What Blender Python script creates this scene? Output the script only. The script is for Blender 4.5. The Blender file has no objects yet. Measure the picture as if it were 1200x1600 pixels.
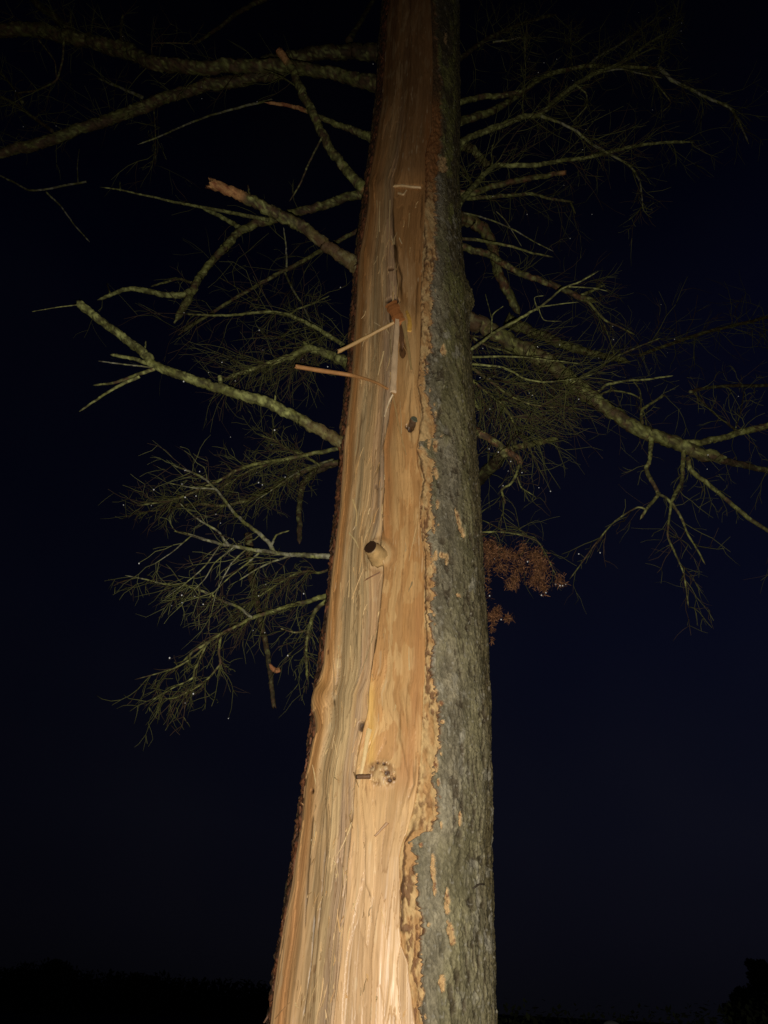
import bpy, math, random
import numpy as np
from mathutils import Matrix, Vector

random.seed(7)
rng = np.random.default_rng(11)
scene = bpy.context.scene
COL = scene.collection

# ------------------------------------------------------------------ camera
CAM = np.array([0.0, 0.0, 1.55])
FP, PW, PH = 1155.0, 1200, 1600
PITCH, ROLL = math.radians(33.8), math.radians(3.0)
_r0 = np.array([1.0, 0, 0]); _u0 = np.array([0, -math.sin(PITCH), math.cos(PITCH)])
FWD = np.array([0, math.cos(PITCH), math.sin(PITCH)])
RGT = math.cos(ROLL) * _r0 + math.sin(ROLL) * _u0
UPV = math.cos(ROLL) * _u0 - math.sin(ROLL) * _r0
cam_d = bpy.data.cameras.new('camera')
cam = bpy.data.objects.new('camera', cam_d); COL.objects.link(cam)
cam_d.sensor_fit = 'VERTICAL'; cam_d.sensor_height = 36.0; cam_d.lens = 36.0 * FP / PH
cam_d.clip_start = 0.05; cam_d.clip_end = 3000
M = Matrix.Identity(4)
for i in range(3):
    M[i][0] = RGT[i]; M[i][1] = UPV[i]; M[i][2] = -FWD[i]; M[i][3] = CAM[i]
cam.matrix_world = M
scene.camera = cam

# ------------------------------------------------------------------ night sky
world = bpy.data.worlds.new('World'); scene.world = world; world.use_nodes = True
nt = world.node_tree; nt.nodes.clear()
def wn(t, **k):
    n = nt.nodes.new(t)
    for a, b in k.items(): setattr(n, a, b)
    return n
w_out = wn('ShaderNodeOutputWorld'); w_bg = wn('ShaderNodeBackground')
w_tc = wn('ShaderNodeTexCoord'); w_sep = wn('ShaderNodeSeparateXYZ')
nt.links.new(w_tc.outputs['Generated'], w_sep.inputs[0])
w_el = wn('ShaderNodeValToRGB')                      # by height above the horizon
e = w_el.color_ramp.elements
e[0].position = 0.0; e[0].color = (0.0021, 0.0022, 0.0040, 1)
e[1].position = 1.0; e[1].color = (0.0003, 0.0003, 0.0008, 1)
for p, c in ((0.08, (0.0027, 0.0028, 0.0062, 1)), (0.18, (0.0027, 0.0031, 0.0080, 1)), (0.4, (0.0012, 0.0019, 0.0084, 1)), (0.7, (0.0006, 0.0010, 0.0056, 1)), (0.87, (0.0005, 0.0006, 0.0020, 1))):
    q = e.new(p); q.color = c
nt.links.new(w_sep.outputs['Z'], w_el.inputs[0])
w_no = wn('ShaderNodeTexNoise'); w_no.inputs['Scale'].default_value = 1.6; w_no.inputs['Detail'].default_value = 3
nt.links.new(w_tc.outputs['Generated'], w_no.inputs['Vector'])
w_cl = wn('ShaderNodeValToRGB')                      # thin night cloud
w_cl.color_ramp.elements[0].position = 0.42; w_cl.color_ramp.elements[0].color = (0, 0, 0, 1)
w_cl.color_ramp.elements[1].position = 0.75; w_cl.color_ramp.elements[1].color = (0.0022, 0.0020, 0.0016, 1)
nt.links.new(w_no.outputs['Fac'], w_cl.inputs[0])
w_x = wn('ShaderNodeMapRange')                       # a little skyglow to the right
w_x.inputs['From Min'].default_value = -0.5; w_x.inputs['From Max'].default_value = 0.5
w_x.inputs['To Min'].default_value = 0.42; w_x.inputs['To Max'].default_value = 1.05
nt.links.new(w_sep.outputs['X'], w_x.inputs['Value'])
w_mul = wn('ShaderNodeMix', data_type='RGBA', blend_type='MULTIPLY'); w_mul.inputs['Factor'].default_value = 1
nt.links.new(w_el.outputs['Color'], w_mul.inputs['A']); nt.links.new(w_x.outputs[0], w_mul.inputs['B'])
w_add = wn('ShaderNodeMix', data_type='RGBA', blend_type='ADD'); w_add.inputs['Factor'].default_value = 0.85
nt.links.new(w_mul.outputs['Result'], w_add.inputs['A']); nt.links.new(w_cl.outputs['Color'], w_add.inputs['B'])
nt.links.new(w_add.outputs['Result'], w_bg.inputs['Color']); w_bg.inputs['Strength'].default_value = 1.0
nt.links.new(w_bg.outputs[0], w_out.inputs[0])

# ------------------------------------------------------------------ the phone's flash, the only lamp
def pray(px, py):
    px = np.asarray(px, float); py = np.asarray(py, float)
    d = FWD + np.multiply.outer((px - PW / 2) / FP, RGT) - np.multiply.outer((py - PH / 2) / FP, UPV)
    return d
FLASH = CAM - 0.040 * UPV + 0.012 * RGT
ld = bpy.data.lights.new('phone_flash', 'SPOT')
ld.energy = 190; ld.color = (1.0, 0.92, 0.78); ld.shadow_soft_size = 0.004
ld.spot_size = math.radians(146); ld.spot_blend = 1.0
lamp = bpy.data.objects.new('phone_flash', ld); COL.objects.link(lamp)
lamp.location = FLASH
aim = pray(600, 960)
lamp.rotation_euler = Vector(aim).to_track_quat('-Z', 'Y').to_euler()

scene.view_settings.view_transform = 'Standard'; scene.view_settings.look = 'None'
scene.view_settings.gamma = 1; scene.view_settings.use_curve_mapping = False
scene.view_settings.exposure = 0.0
scene.cycles.use_denoising = True

# ------------------------------------------------------------------ numpy helpers
def proj(P):
    v = np.asarray(P) - CAM
    dep = v @ FWD
    return PW / 2 + FP * (v @ RGT) / dep, PH / 2 - FP * (v @ UPV) / dep, dep
def at(px, py, Y):
    d = pray(px, py)
    return CAM + d * (np.asarray(Y) / d[..., 1])[..., None]
def _h(ix, iy, iz, s):
    n = (ix * 374761393 + iy * 668265263 + iz * 2147483647 + s * 1274126177) & 0xffffffff
    n = ((n ^ (n >> 13)) * 1274126177) & 0xffffffff
    n = n ^ (n >> 16)
    n = (n * 2246822519) & 0xffffffff
    return ((n ^ (n >> 15)) & 0xffffff) / float(0xffffff)
def vn(x, y, s=0):
    x = np.asarray(x, float); y = np.asarray(y, float)
    x, y = np.broadcast_arrays(x, y)
    ix = np.floor(x).astype(np.int64); iy = np.floor(y).astype(np.int64)
    fx = x - ix; fy = y - iy
    fx = fx * fx * (3 - 2 * fx); fy = fy * fy * (3 - 2 * fy)
    a = _h(ix, iy, 0, s); b = _h(ix + 1, iy, 0, s); c = _h(ix, iy + 1, 0, s); d = _h(ix + 1, iy + 1, 0, s)
    return (a * (1 - fx) + b * fx) * (1 - fy) + (c * (1 - fx) + d * fx) * fy
def vn3(p, s=0):
    p = np.asarray(p, float)
    i = np.floor(p).astype(np.int64); f = p - i; f = f * f * (3 - 2 * f)
    r = 0
    for dx in (0, 1):
        for dy in (0, 1):
            for dz in (0, 1):
                w = (f[..., 0] if dx else 1 - f[..., 0]) * (f[..., 1] if dy else 1 - f[..., 1]) * (f[..., 2] if dz else 1 - f[..., 2])
                r = r + w * _h(i[..., 0] + dx, i[..., 1] + dy, i[..., 2] + dz, s)
    return r
def fbm(x, y, s=0, o=4):
    r = 0; a = 0.5; t = 0
    for k in range(o):
        r = r + a * vn(np.asarray(x) * 2 ** k + .377 * k, np.asarray(y) * 2 ** k + .713 * k + .31 * k * np.asarray(x), s + 17 * k); t += a; a *= 0.5
    return r / t
def fbm3(p, s=0, o=3):
    r = 0; a = 0.5; t = 0
    for k in range(o):
        r = r + a * vn3(np.asarray(p) * 2 ** k, s + 17 * k); t += a; a *= 0.5
    return r / t
def sst(a, b, x):
    t = np.clip((x - a) / (b - a), 0, 1); return t * t * (3 - 2 * t)
def mix(a, b, t):
    return a + (b - a) * np.asarray(t)[..., None]
def C3(*c): return np.array(c, float)

# ------------------------------------------------------------------ materials
def vc_mat(name, rough, spec, nscale, amount, bump, bscale=None, bdist=0.002, rvar=0.0, coat=0.0):
    m = bpy.data.materials.new(name); m.use_nodes = True
    t = m.node_tree; b = t.nodes['Principled BSDF']
    at_ = t.nodes.new('ShaderNodeAttribute'); at_.attribute_name = 'Col'
    tc = t.nodes.new('ShaderNodeTexCoord'); mp = t.nodes.new('ShaderNodeMapping')
    mp.inputs['Scale'].default_value = nscale
    no = t.nodes.new('ShaderNodeTexNoise'); no.inputs['Scale'].default_value = 1; no.inputs['Detail'].default_value = 5
    no.inputs['Roughness'].default_value = 0.65
    t.links.new(tc.outputs['Object'], mp.inputs[0]); t.links.new(mp.outputs[0], no.inputs['Vector'])
    mr = t.nodes.new('ShaderNodeMapRange'); mr.inputs['From Min'].default_value = 0.25; mr.inputs['From Max'].default_value = 0.75
    mr.inputs['To Min'].default_value = 1 - amount; mr.inputs['To Max'].default_value = 1 + amount
    t.links.new(no.outputs['Fac'], mr.inputs['Value'])
    mx = t.nodes.new('ShaderNodeMix'); mx.data_type = 'RGBA'; mx.blend_type = 'MULTIPLY'; mx.inputs['Factor'].default_value = 1
    t.links.new(at_.outputs['Color'], mx.inputs['A']); t.links.new(mr.outputs[0], mx.inputs['B'])
    t.links.new(mx.outputs['Result'], b.inputs['Base Color'])
    b.inputs['Roughness'].default_value = rough; b.inputs['Specular IOR Level'].default_value = spec
    mp2 = t.nodes.new('ShaderNodeMapping'); mp2.inputs['Scale'].default_value = bscale or nscale
    no2 = t.nodes.new('ShaderNodeTexNoise'); no2.inputs['Scale'].default_value = 1; no2.inputs['Detail'].default_value = 4
    t.links.new(tc.outputs['Object'], mp2.inputs[0]); t.links.new(mp2.outputs[0], no2.inputs['Vector'])
    bu = t.nodes.new('ShaderNodeBump'); bu.inputs['Strength'].default_value = bump; bu.inputs['Distance'].default_value = bdist
    t.links.new(no2.outputs['Fac'], bu.inputs['Height']); t.links.new(bu.outputs[0], b.inputs['Normal'])
    if rvar:
        r2 = t.nodes.new('ShaderNodeMapRange'); r2.inputs['From Min'].default_value = 0.3; r2.inputs['From Max'].default_value = 0.7
        r2.inputs['To Min'].default_value = rough - rvar; r2.inputs['To Max'].default_value = rough + rvar
        t.links.new(no2.outputs['Fac'], r2.inputs['Value']); t.links.new(r2.outputs[0], b.inputs['Roughness'])
    return m
M_WOOD = vc_mat('wet_split_wood', 0.42, 0.38, (260, 260, 12), 0.20, 0.28, (130, 130, 7), 0.0015, 0.10)
M_SPLIT = vc_mat('splinter_wood', 0.5, 0.35, (300, 300, 60), 0.15, 0.4, (300, 300, 40), 0.001)
M_BARK = vc_mat('lichen_bark', 0.72, 0.3, (190, 190, 120), 0.40, 0.45, (150, 150, 90), 0.003, 0.12)
M_INNER = vc_mat('inner_bark', 0.7, 0.25, (200, 200, 110), 0.22, 0.6, (150, 150, 80), 0.002)
M_BRANCH = vc_mat('mossy_branch', 0.75, 0.25, (140, 140, 140), 0.35, 0.7, (110, 110, 110), 0.003)
M_TWIG = vc_mat('twig_bark', 0.7, 0.3, (120, 120, 120), 0.3, 0.2)
M_NEEDLE = vc_mat('dead_needles', 0.7, 0.2, (60, 60, 60), 0.35, 0.1)
M_GROUND = vc_mat('night_grass', 0.9, 0.1, (3, 3, 3), 0.35, 0.5, (8, 8, 8), 0.05)
M_LEAF = vc_mat('far_foliage', 0.8, 0.1, (2, 2, 2), 0.3, 0.1)
M_DROP = bpy.data.materials.new('water_drop'); M_DROP.use_nodes = True
_b = M_DROP.node_tree.nodes['Principled BSDF']
_b.inputs['Base Color'].default_value = (0.8, 0.82, 0.85, 1); _b.inputs['Roughness'].default_value = 0.12  # opaque near-white colour stands in for the flash glinting in clear drops
M_POST = vc_mat('pale_stone', 0.8, 0.2, (14, 14, 14), 0.25, 0.3)

# ------------------------------------------------------------------ mesh builders
def add_mesh(name, V, F, colors, mat, parent=None, smooth=True):
    """V (n,3); F list of (m,k) int arrays; colors (n,3)"""
    me = bpy.data.meshes.new(name)
    V = np.ascontiguousarray(V, np.float32)
    me.vertices.add(len(V)); me.vertices.foreach_set('co', V.ravel())
    F = [np.asarray(f, np.int32) for f in F if len(f)]
    loops = np.concatenate([f.ravel() for f in F])
    tot = np.concatenate([np.full(len(f), f.shape[1], np.int32) for f in F])
    start = np.concatenate([[0], np.cumsum(tot)[:-1]]).astype(np.int32)
    me.loops.add(len(loops)); me.loops.foreach_set('vertex_index', loops)
    me.polygons.add(len(tot)); me.polygons.foreach_set('loop_start', start); me.polygons.foreach_set('loop_total', tot)
    me.update(calc_edges=True); me.validate()
    if colors is not None:
        c = np.ones((len(V), 4), np.float32); c[:, :3] = np.clip(colors, 0, 1)
        a = me.color_attributes.new('Col', 'FLOAT_COLOR', 'POINT'); a.data.foreach_set('color', c.ravel())
    me.polygons.foreach_set('use_smooth', np.full(len(me.polygons), smooth))
    me.materials.append(mat)
    o = bpy.data.objects.new(name, me); COL.objects.link(o)
    if parent is not None:
        o.parent = parent
        if parent.type == 'EMPTY': o.matrix_parent_inverse = Matrix.Translation(-Vector(parent.location))
    return o
def grid_faces(nr, nc, wrap=False, off=0, keep=None):
    i = np.arange(nr - 1)[:, None]; j = np.arange(nc if wrap else nc - 1)[None, :]
    j2 = (j + 1) % nc
    f = np.stack([i * nc + j, i * nc + j2, (i + 1) * nc + j2, (i + 1) * nc + j], -1).reshape(-1, 4) + off
    if keep is not None: f = f[keep.reshape(-1)]
    return f
def empty(name, loc):
    o = bpy.data.objects.new(name, None); COL.objects.link(o); o.location = loc; o.empty_display_size = 0.2
    return o
def tag(o, label=None, cat=None, group=None, kind=None):
    if label: o['label'] = label
    if cat: o['category'] = cat
    if group: o['group'] = group
    if kind: o['kind'] = kind
    return o

# ------------------------------------------------------------------ outlines measured on the trunk (photo pixels, y -> x)
def poly(*a):
    a = np.array(a, float); return a[:, 0], a[:, 1]
_Lw = poly((-300, 632), (0, 607), (50, 602), (100, 600), (160, 596), (200, 589), (240, 583), (285, 574), (300, 576), (350, 569), (400, 559), (450, 557), (500, 553), (550, 550), (600, 547), (650, 541), (700, 536), (750, 533), (800, 529), (850, 522), (900, 516), (950, 511), (1000, 506), (1040, 503), (1062, 497), (1083, 488), (1110, 489), (1137, 491), (1163, 486), (1217, 475), (1257, 471), (1300, 467), (1350, 459), (1384, 455), (1446, 442), (1500, 433), (1538, 428), (1600, 421), (1800, 392))
_Lo = poly((-300, 620), (0, 597), (50, 592), (100, 590), (160, 586), (200, 580), (240, 576), (285, 566), (300, 567), (350, 561), (400, 551), (450, 549), (500, 546), (550, 542), (600, 538), (650, 532), (700, 528), (750, 526), (800, 521), (850, 515), (900, 510), (950, 506), (1000, 499), (1040, 494), (1083, 483), (1137, 481), (1190, 475), (1217, 469), (1257, 463), (1292, 459), (1384, 445), (1446, 434), (1538, 420), (1600, 411), (1800, 380))
_R = poly((-300, 714), (0, 717), (100, 718), (200, 718), (300, 717), (350, 719), (420, 724), (500, 731), (550, 735), (600, 738), (700, 743), (750, 747), (800, 751), (850, 752), (900, 755), (950, 758), (1000, 761), (1100, 765), (1200, 767), (1300, 767), (1380, 767), (1450, 769), (1500, 772), (1600, 775), (1800, 783))
_B = poly((-300, 672), (0, 672), (100, 677), (200, 674), (240, 664), (300, 664), (350, 663), (400, 661), (450, 659), (500, 657), (550, 656), (600, 652), (625, 654), (650, 657), (675, 654), (700, 650), (725, 652), (747, 660), (793, 656), (817, 656), (863, 662), (977, 664), (1057, 665), (1083, 661), (1137, 659), (1190, 656), (1217, 653), (1243, 649), (1260, 646), (1292, 637), (1323, 626), (1338, 623), (1415, 624), (1446, 623), (1477, 627), (1508, 638), (1538, 641), (1600, 649), (1800, 668))
_T = poly((-300, 680), (0, 678), (100, 684), (200, 690), (240, 687), (300, 682), (350, 681), (400, 681), (450, 673), (500, 674), (550, 671), (570, 662), (600, 656), (625, 668), (650, 676), (675, 682), (684, 676), (690, 660), (700, 656), (712, 668), (725, 677), (750, 676), (770, 673), (793, 671), (817, 680), (840, 667), (863, 671), (887, 676), (933, 677), (977, 673), (1003, 677), (1030, 672), (1057, 675), (1083, 679), (1137, 685), (1163, 687), (1190, 681), (1217, 674), (1243, 684), (1270, 683), (1285, 676), (1297, 667), (1304, 650), (1318, 632), (1330, 640), (1338, 649), (1384, 650), (1415, 657), (1446, 660), (1508, 657), (1538, 655), (1600, 657), (1800, 676))
_A1 = poly((-300, 650), (0, 628), (100, 620), (200, 607), (300, 594), (400, 583), (450, 579), (550, 567), (650, 561), (700, 557), (750, 555), (840, 542), (950, 532), (1057, 524), (1110, 515), (1190, 500), (1270, 493), (1384, 482), (1477, 475), (1600, 458), (1800, 436))
_A3 = poly((-300, 650), (0, 640), (100, 640), (200, 632), (290, 617), (350, 614), (400, 618), (450, 622), (500, 616), (600, 612), (625, 610), (700, 597), (770, 599), (840, 596), (900, 599), (980, 590), (1057, 578), (1110, 574), (1163, 562), (1200, 556), (1260, 552), (1384, 541), (1477, 533), (1600, 520), (1800, 500))
def PL(p, y): return np.interp(y, p[0], p[1])

# ------------------------------------------------------------------ fit the trunk's axis and radius at every height
CY = 2.15
yt = np.linspace(1700, -110, 1150)
zt = np.array([(at((PL(_Lo, y) + PL(_R, y)) / 2, y, CY))[2] for y in yt])
cx = np.zeros_like(zt); rr = np.full_like(zt, 0.27)
for it in range(60):
    d = np.hypot(cx, CY); be = np.arctan2(cx, CY); al = np.arcsin(np.clip(rr / d, 0, .9)); tl = np.sqrt(d * d - rr * rr)
    e2 = []
    for sgn, pl in ((-1, _Lo), (1, _R)):
        P = np.stack([np.sin(be + sgn * al) * tl, np.cos(be + sgn * al) * tl, zt], -1)
        qx, qy, dep = proj(P); e2.append((PL(pl, qy) - qx) * dep / FP)
    cx = cx + 0.5 * (e2[0] + e2[1]); rr = rr + 0.5 * (e2[1] - e2[0])
def smooth(a, h=60):
    w = np.hanning(2 * h + 3)[1:-1]; w /= w.sum()
    pad = np.concatenate([2 * a[0] - a[h:0:-1], a, 2 * a[-1] - a[-2:-h - 2:-1]])
    return np.convolve(pad, w, mode='valid')
cx = smooth(cx); rr = smooth(rr)
# carry the trunk down to the ground and up beyond the frame
zb = np.linspace(-0.05, zt[0] - 0.02, 26); zu = np.linspace(zt[-1] + 0.03, 13.0, 40)
sl_r = 0.012
cb = np.full_like(zb, cx[:40].mean()); rb = rr[0] * (1 + 0.10 * (1 - zb / zt[0]) + 0.35 * np.clip(1 - zb / 0.5, 0, 1) ** 2)
cu = cx[-1] + 0 * zu; ru = np.maximum(rr[-1] * (1 - (zu - zt[-1]) / (13.2 - zt[-1])), 0.006)
Z = np.concatenate([zb, zt, zu]); CX = np.concatenate([cb, cx, cu]); RR = np.concatenate([rb, rr, ru])
NR = len(Z)
# angles (from the camera-facing side) of the outlines at each height
def angle_of(pl, rad):
    ph = np.radians(np.linspace(-88, 88, 353))
    P = np.stack([CX[:, None] + rad[:, None] * np.sin(ph), CY - rad[:, None] * np.cos(ph), np.repeat(Z[:, None], len(ph), 1)], -1)
    qx, qy, _ = proj(P)
    ok = (qy[:, 176] < 2300) & (qy[:, 176] > -800)
    out = np.zeros(NR)
    for i in range(NR):
        if not ok[i]: out[i] = np.nan; continue
        dff = PL(pl, qy[i]) - qx[i]
        # visible stretch only: px increases with angle
        a = int(np.argmin(qx[i])); b = int(np.argmax(qx[i]))
        s_ = np.where((dff[a:b] > 0) & (dff[a + 1:b + 1] <= 0))[0]
        out[i] = ph[a + s_[0]] if len(s_) else (ph[a] if dff[a] < 0 else ph[b])
        if len(s_):
            j = a + s_[0]; out[i] = ph[j] + (ph[j + 1] - ph[j]) * dff[j] / (dff[j] - dff[j + 1])
    good = ~np.isnan(out)
    lo, hi = np.where(good)[0][[0, -1]]
    out[:lo] = out[lo + 3]; out[hi + 1:] = out[hi - 3]
    return out
phL = angle_of(_Lw, RR - .006); phB = angle_of(_B, RR); phT = angle_of(_T, RR)
phL = smooth(np.clip(phL, math.radians(-75), math.radians(-45)), 10)

tree = empty('larch_tree', (float(CX[0]), CY, 0.0))
tag(tree, 'tall bare mossy conifer with its trunk split open to raw wood', 'tree')

# ------------------------------------------------------------------ exposed wood
NCW = 300
h_ = np.linspace(0, 1, NCW)
ph0 = phL - math.radians(14); ph1 = phB + math.radians(16)
# denser near the limbs of the curve
PHI = ph0[:, None] + (ph1 - ph0)[:, None] * h_
mid = ((phL + phB) / 2)[:, None]; half = ((phB - phL) / 2)[:, None]
KCH = 0.40
rch = RR[:, None] * np.cos(half) / np.cos(np.clip(PHI - mid, -half, half))
inside = (PHI > phL[:, None]) & (PHI < phB[:, None])
r_w = np.where(inside, RR[:, None] * (1 - KCH) + KCH * rch, RR[:, None]) - 0.010
edge = sst(0, 0.06, PHI - phL[:, None])
r_w = r_w - .022 * sst(.0, .05, PHI - phB[:, None]) + 0.004 * edge - 0.022 * (1 - sst(-0.10, 0.0, PHI - phL[:, None]))
def pos(PHI, r):
    return np.stack([CX[:, None] + r * np.sin(PHI), CY - r * np.cos(PHI), np.repeat(Z[:, None], PHI.shape[1], 1)], -1)
PWD = pos(PHI, r_w)
wx, wy, _ = proj(PWD)
bad = (Z < zt[0] - 0.01) | (Z > zt[-1] + 0.01)
# metric layout for rows out of the frame
yrow = np.interp(Z, zt, yt)
for i in np.where(bad)[0]:
    L, B = PL(_Lw, yrow[i]), PL(_B, yrow[i]); wy[i] = yrow[i]
    wx[i] = L + (B - L) * (PHI[i] - phL[i]) / (phB[i] - phL[i])
zz = np.repeat(Z[:, None], NCW, 1)
L = PL(_Lw, wy); A1 = PL(_A1, wy); A3 = PL(_A3, wy); B = PL(_B, wy); Wd = PL(_R, wy) - PL(_Lo, wy)
# fibres part round the knots
KN = [(590, 862, 20), (563, 1133, 11), (597, 1208, 26), (646, 660, 13), (629, 545, 11), (486, 1090, 20), (487, 1236, 8), (625, 300, 14)]
sx = wx.copy()
for kx, ky, kr in KN:
    sx = kx + (sx - kx) * (1 - 0.75 * np.exp(-((wx - kx) / (1.7 * kr)) ** 2 - ((wy - ky) / (3.4 * kr)) ** 2))
g = (sx - L) / Wd
# rows drift slowly: long wandering grain
g = g + 0.012 * (fbm(g * 6, zz * 1.1, 3) - 0.5) + 0.004 * (fbm(g * 22, zz * 4, 5) - 0.5)
zo = zz
zj = zz + .55 * vn(g * 70, zz * .8, 11) + .25 * vn(g * 230, zz * 2, 12)      # no two fibres start at the same height
g = g + .0016 * (fbm(g * 60, zj * 9, 13) - .5) + .003 * (fbm(g * 30, zz * 5, 14) - .5)
f0 = fbm(g * 16, zj * 0.7, 21, 3)
f1 = fbm(g * 55, zj * 1.9, 31, 3)
f2 = vn(g * 170, zj * 7.0, 41)
f3 = vn(g * 380, zj * 18.0, 51)
# peeled layers: thin sheets of wood torn off in long tongues
lay = fbm(g * 11, zz * 1.9 + .3 * fbm(g * 50, zz * 9, 15), 16, 4) * 9 + .12 * fbm(g * 90, zz * 20, 17)
lv = np.floor(lay); lf = lay - lv
lh = _h(lv.astype(np.int64), lv.astype(np.int64) * 0, 0, 77)
ledge = np.exp(-(lf / .10) ** 2)
jit = 7 * (fbm(g * 9, zz * 2.2, 61) - 0.5) + 4 * (vn(g * 30, zz * 9, 62) - 0.5)
b1 = sst(-4, 4, wx - A1 + jit)             # S1 -> S2
jit = jit + 9 * (fbm(g * 34, zz * 7, 63) - .5)
b2 = sst(-2.0, 2.0, wx - A3 + 0.8 * jit)   # S2 -> S3
t1 = np.clip((wx - L) / np.maximum(A1 - L, 1), 0, 1)
t2 = np.clip((wx - A1) / np.maximum(A3 - A1, 1), 0, 1)
t3 = np.clip((wx - A3) / np.maximum(B - A3, 1), 0, 1)
# colours
f0s = fbm(g * 11, zz * 1.3 + .4 * fbm(g * 40, zz * 3, 25), 26, 4)
s1 = mix(C3(.60, .37, .165), C3(.46, .215, .07), np.exp(-((t1 - .48 + .25 * (f0 - .5)) / .20) ** 2) * (0.35 + 0.65 * vn(zz * 1.3, g * 3, 71)))
s1 = mix(s1, C3(.30, .13, .05), (1 - sst(0.0, 0.05, t1)) * .6)
s1 = mix(s1, C3(.66, .46, .26), np.exp(-((t1 - .12) / .07) ** 2) * .55 + np.exp(-((t1 - .86) / .10) ** 2) * .5)
s2a = mix(C3(.54, .405, .225), C3(.43, .305, .165), sst(.4, .62, fbm(g * 26, zj * 1.6, 27, 4)))
s2 = mix(s2a, C3(.385, .275, .185), sst(.54, .68, t2 + .35 * (f0s - .5) + .10 * (f1 - .5)) * .9)
s2 = mix(s2, C3(.42, .315, .18), (1 - sst(.06, .20, t2 + .25 * (f0s - .5))) * .6 * sst(560, 700, wy))
s2 = mix(s2, C3(.52, .42, .25), sst(.50, .75, f2) * .22 + sst(.6, .75, fbm(g * 90, zj * 5, 24, 2)) * .4)
s2 = mix(s2, C3(.50, .31, .14), sst(.50, .60, fbm(g * 20, zj * 1.1, 28, 4)) * .42)
s3 = mix(C3(.60, .40, .19), C3(.50, .295, .12), sst(.42, .60, f0s) * .65)
fl = fbm(g * 19 + 2.5 * fbm(g * 9, zz * 6, 80), zz * 8.5, 81, 5)
s3 = mix(s3, C3(.43, .225, .085), sst(.50, .53, fl) * .62 * sst(560, 680, wy) * (1 - sst(1180, 1280, wy)))
s3 = mix(s3, C3(.39, .19, .07), np.exp(-((t3 - .13) / .12) ** 2) * .9 * sst(600, 640, wy) * (1 - sst(830, 880, wy)))
s3 = mix(s3, C3(.45, .24, .10), np.exp(-((t3 - .82 + .25 * (f0 - .5)) / .11) ** 2) * .85 * sst(900, 960, wy) * (1 - sst(1200, 1260, wy)))
s3 = mix(s3, C3(.62, .40, .13), np.exp(-((wx - 580) / 6.5) ** 2) * sst(1050, 1090, wy) * (1 - sst(1190, 1205, wy)) * .85)
col = mix(mix(s1, s2, b1), s3, b2)
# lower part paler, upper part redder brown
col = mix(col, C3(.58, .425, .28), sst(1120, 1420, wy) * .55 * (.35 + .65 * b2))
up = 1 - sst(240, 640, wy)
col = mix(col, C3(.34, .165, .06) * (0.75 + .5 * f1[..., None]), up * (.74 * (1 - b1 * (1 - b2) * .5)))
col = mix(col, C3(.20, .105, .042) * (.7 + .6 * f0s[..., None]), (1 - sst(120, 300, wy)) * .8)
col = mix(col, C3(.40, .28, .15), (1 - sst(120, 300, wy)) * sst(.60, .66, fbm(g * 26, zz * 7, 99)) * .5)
# panel broken out near the top
pan = sst(-3, 3, wx - A3 - 2) * (1 - sst(-3, 3, wx - 661)) * sst(288, 292, wy + .25 * (f2 - .5) * 10) * (1 - sst(460, 500, wy))
plow = sst(330, 470, wy)
col = mix(col, mix(np.broadcast_to(C3(.34, .18, .07), col.shape), C3(.50, .32, .16), plow * sst(.40, .58, fbm(g * 18, zz * 5, 91))), pan * .85)
abv = sst(-3, 3, wx - A3 - 2) * (1 - sst(262, 290, wy))
col = mix(col, C3(.22, .125, .06), abv * .5)
# reddish strip beside the panel
rs = np.exp(-((wx - PL(poly((100, 668), (230, 668), (300, 674), (380, 668), (420, 664)), wy)) / 5.0) ** 2) * sst(150, 230, wy) * (1 - sst(390, 440, wy))
col = mix(col, C3(.36, .15, .05), rs * .8)
dsp_c = np.zeros_like(wx)
# fibre contrast and dark hair cracks
s2m = b1 * (1 - b2)
col = col * (1 + ((lh - .5) * (.40 - .16 * b2))[..., None])
col = mix(col, C3(.24, .12, .045), ledge * .42 * (.4 + .6 * sst(.4, .6, vn(g * 25, zz * 6, 18))))  # shadow lines along the ledges of the peeled layers, painted dark
pits = sst(.83, .93, vn(g * 150, zz * 34, 19)) * sst(.45, .7, fbm(g * 12, zz * 3, 20))
col = mix(col, C3(.20, .11, .05), pits * .55)
con = .13 + .09 * s2m + .02 * (1 - b1) - .05 * b2
col = col * (1 + (con * 1.5 * (f1 - .5) + con * 1.2 * (f2 - .5) + con * .8 * (f3 - .5))[..., None])
col = col * C3(1.01, .95, .885)
crk = 1 - sst(.0, .035, np.abs(vn(g * 85, zj * 1.1, 101) - .5)); crk *= sst(.52, .70, vn(g * 30, zj * 2.4, 102))
crkmask = .12 + .55 * b1 * (1 - sst(.2, .7, t2)) * (1 - b2) * sst(700, 1000, wy) + .3 * b1 * (1 - b2)
col = col * (1 - (crk * crkmask * 1.1).clip(0, .8)[..., None])
ln = np.exp(-((wx - A3 + .5 * jit) / 1.6) ** 2) * (sst(300, 340, wy) * (1 - sst(470, 500, wy)) * 1.0 + .55 * sst(870, 900, wy) * (1 - sst(1160, 1200, wy)))
col = col * (1 - .75 * ln[..., None])
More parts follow.
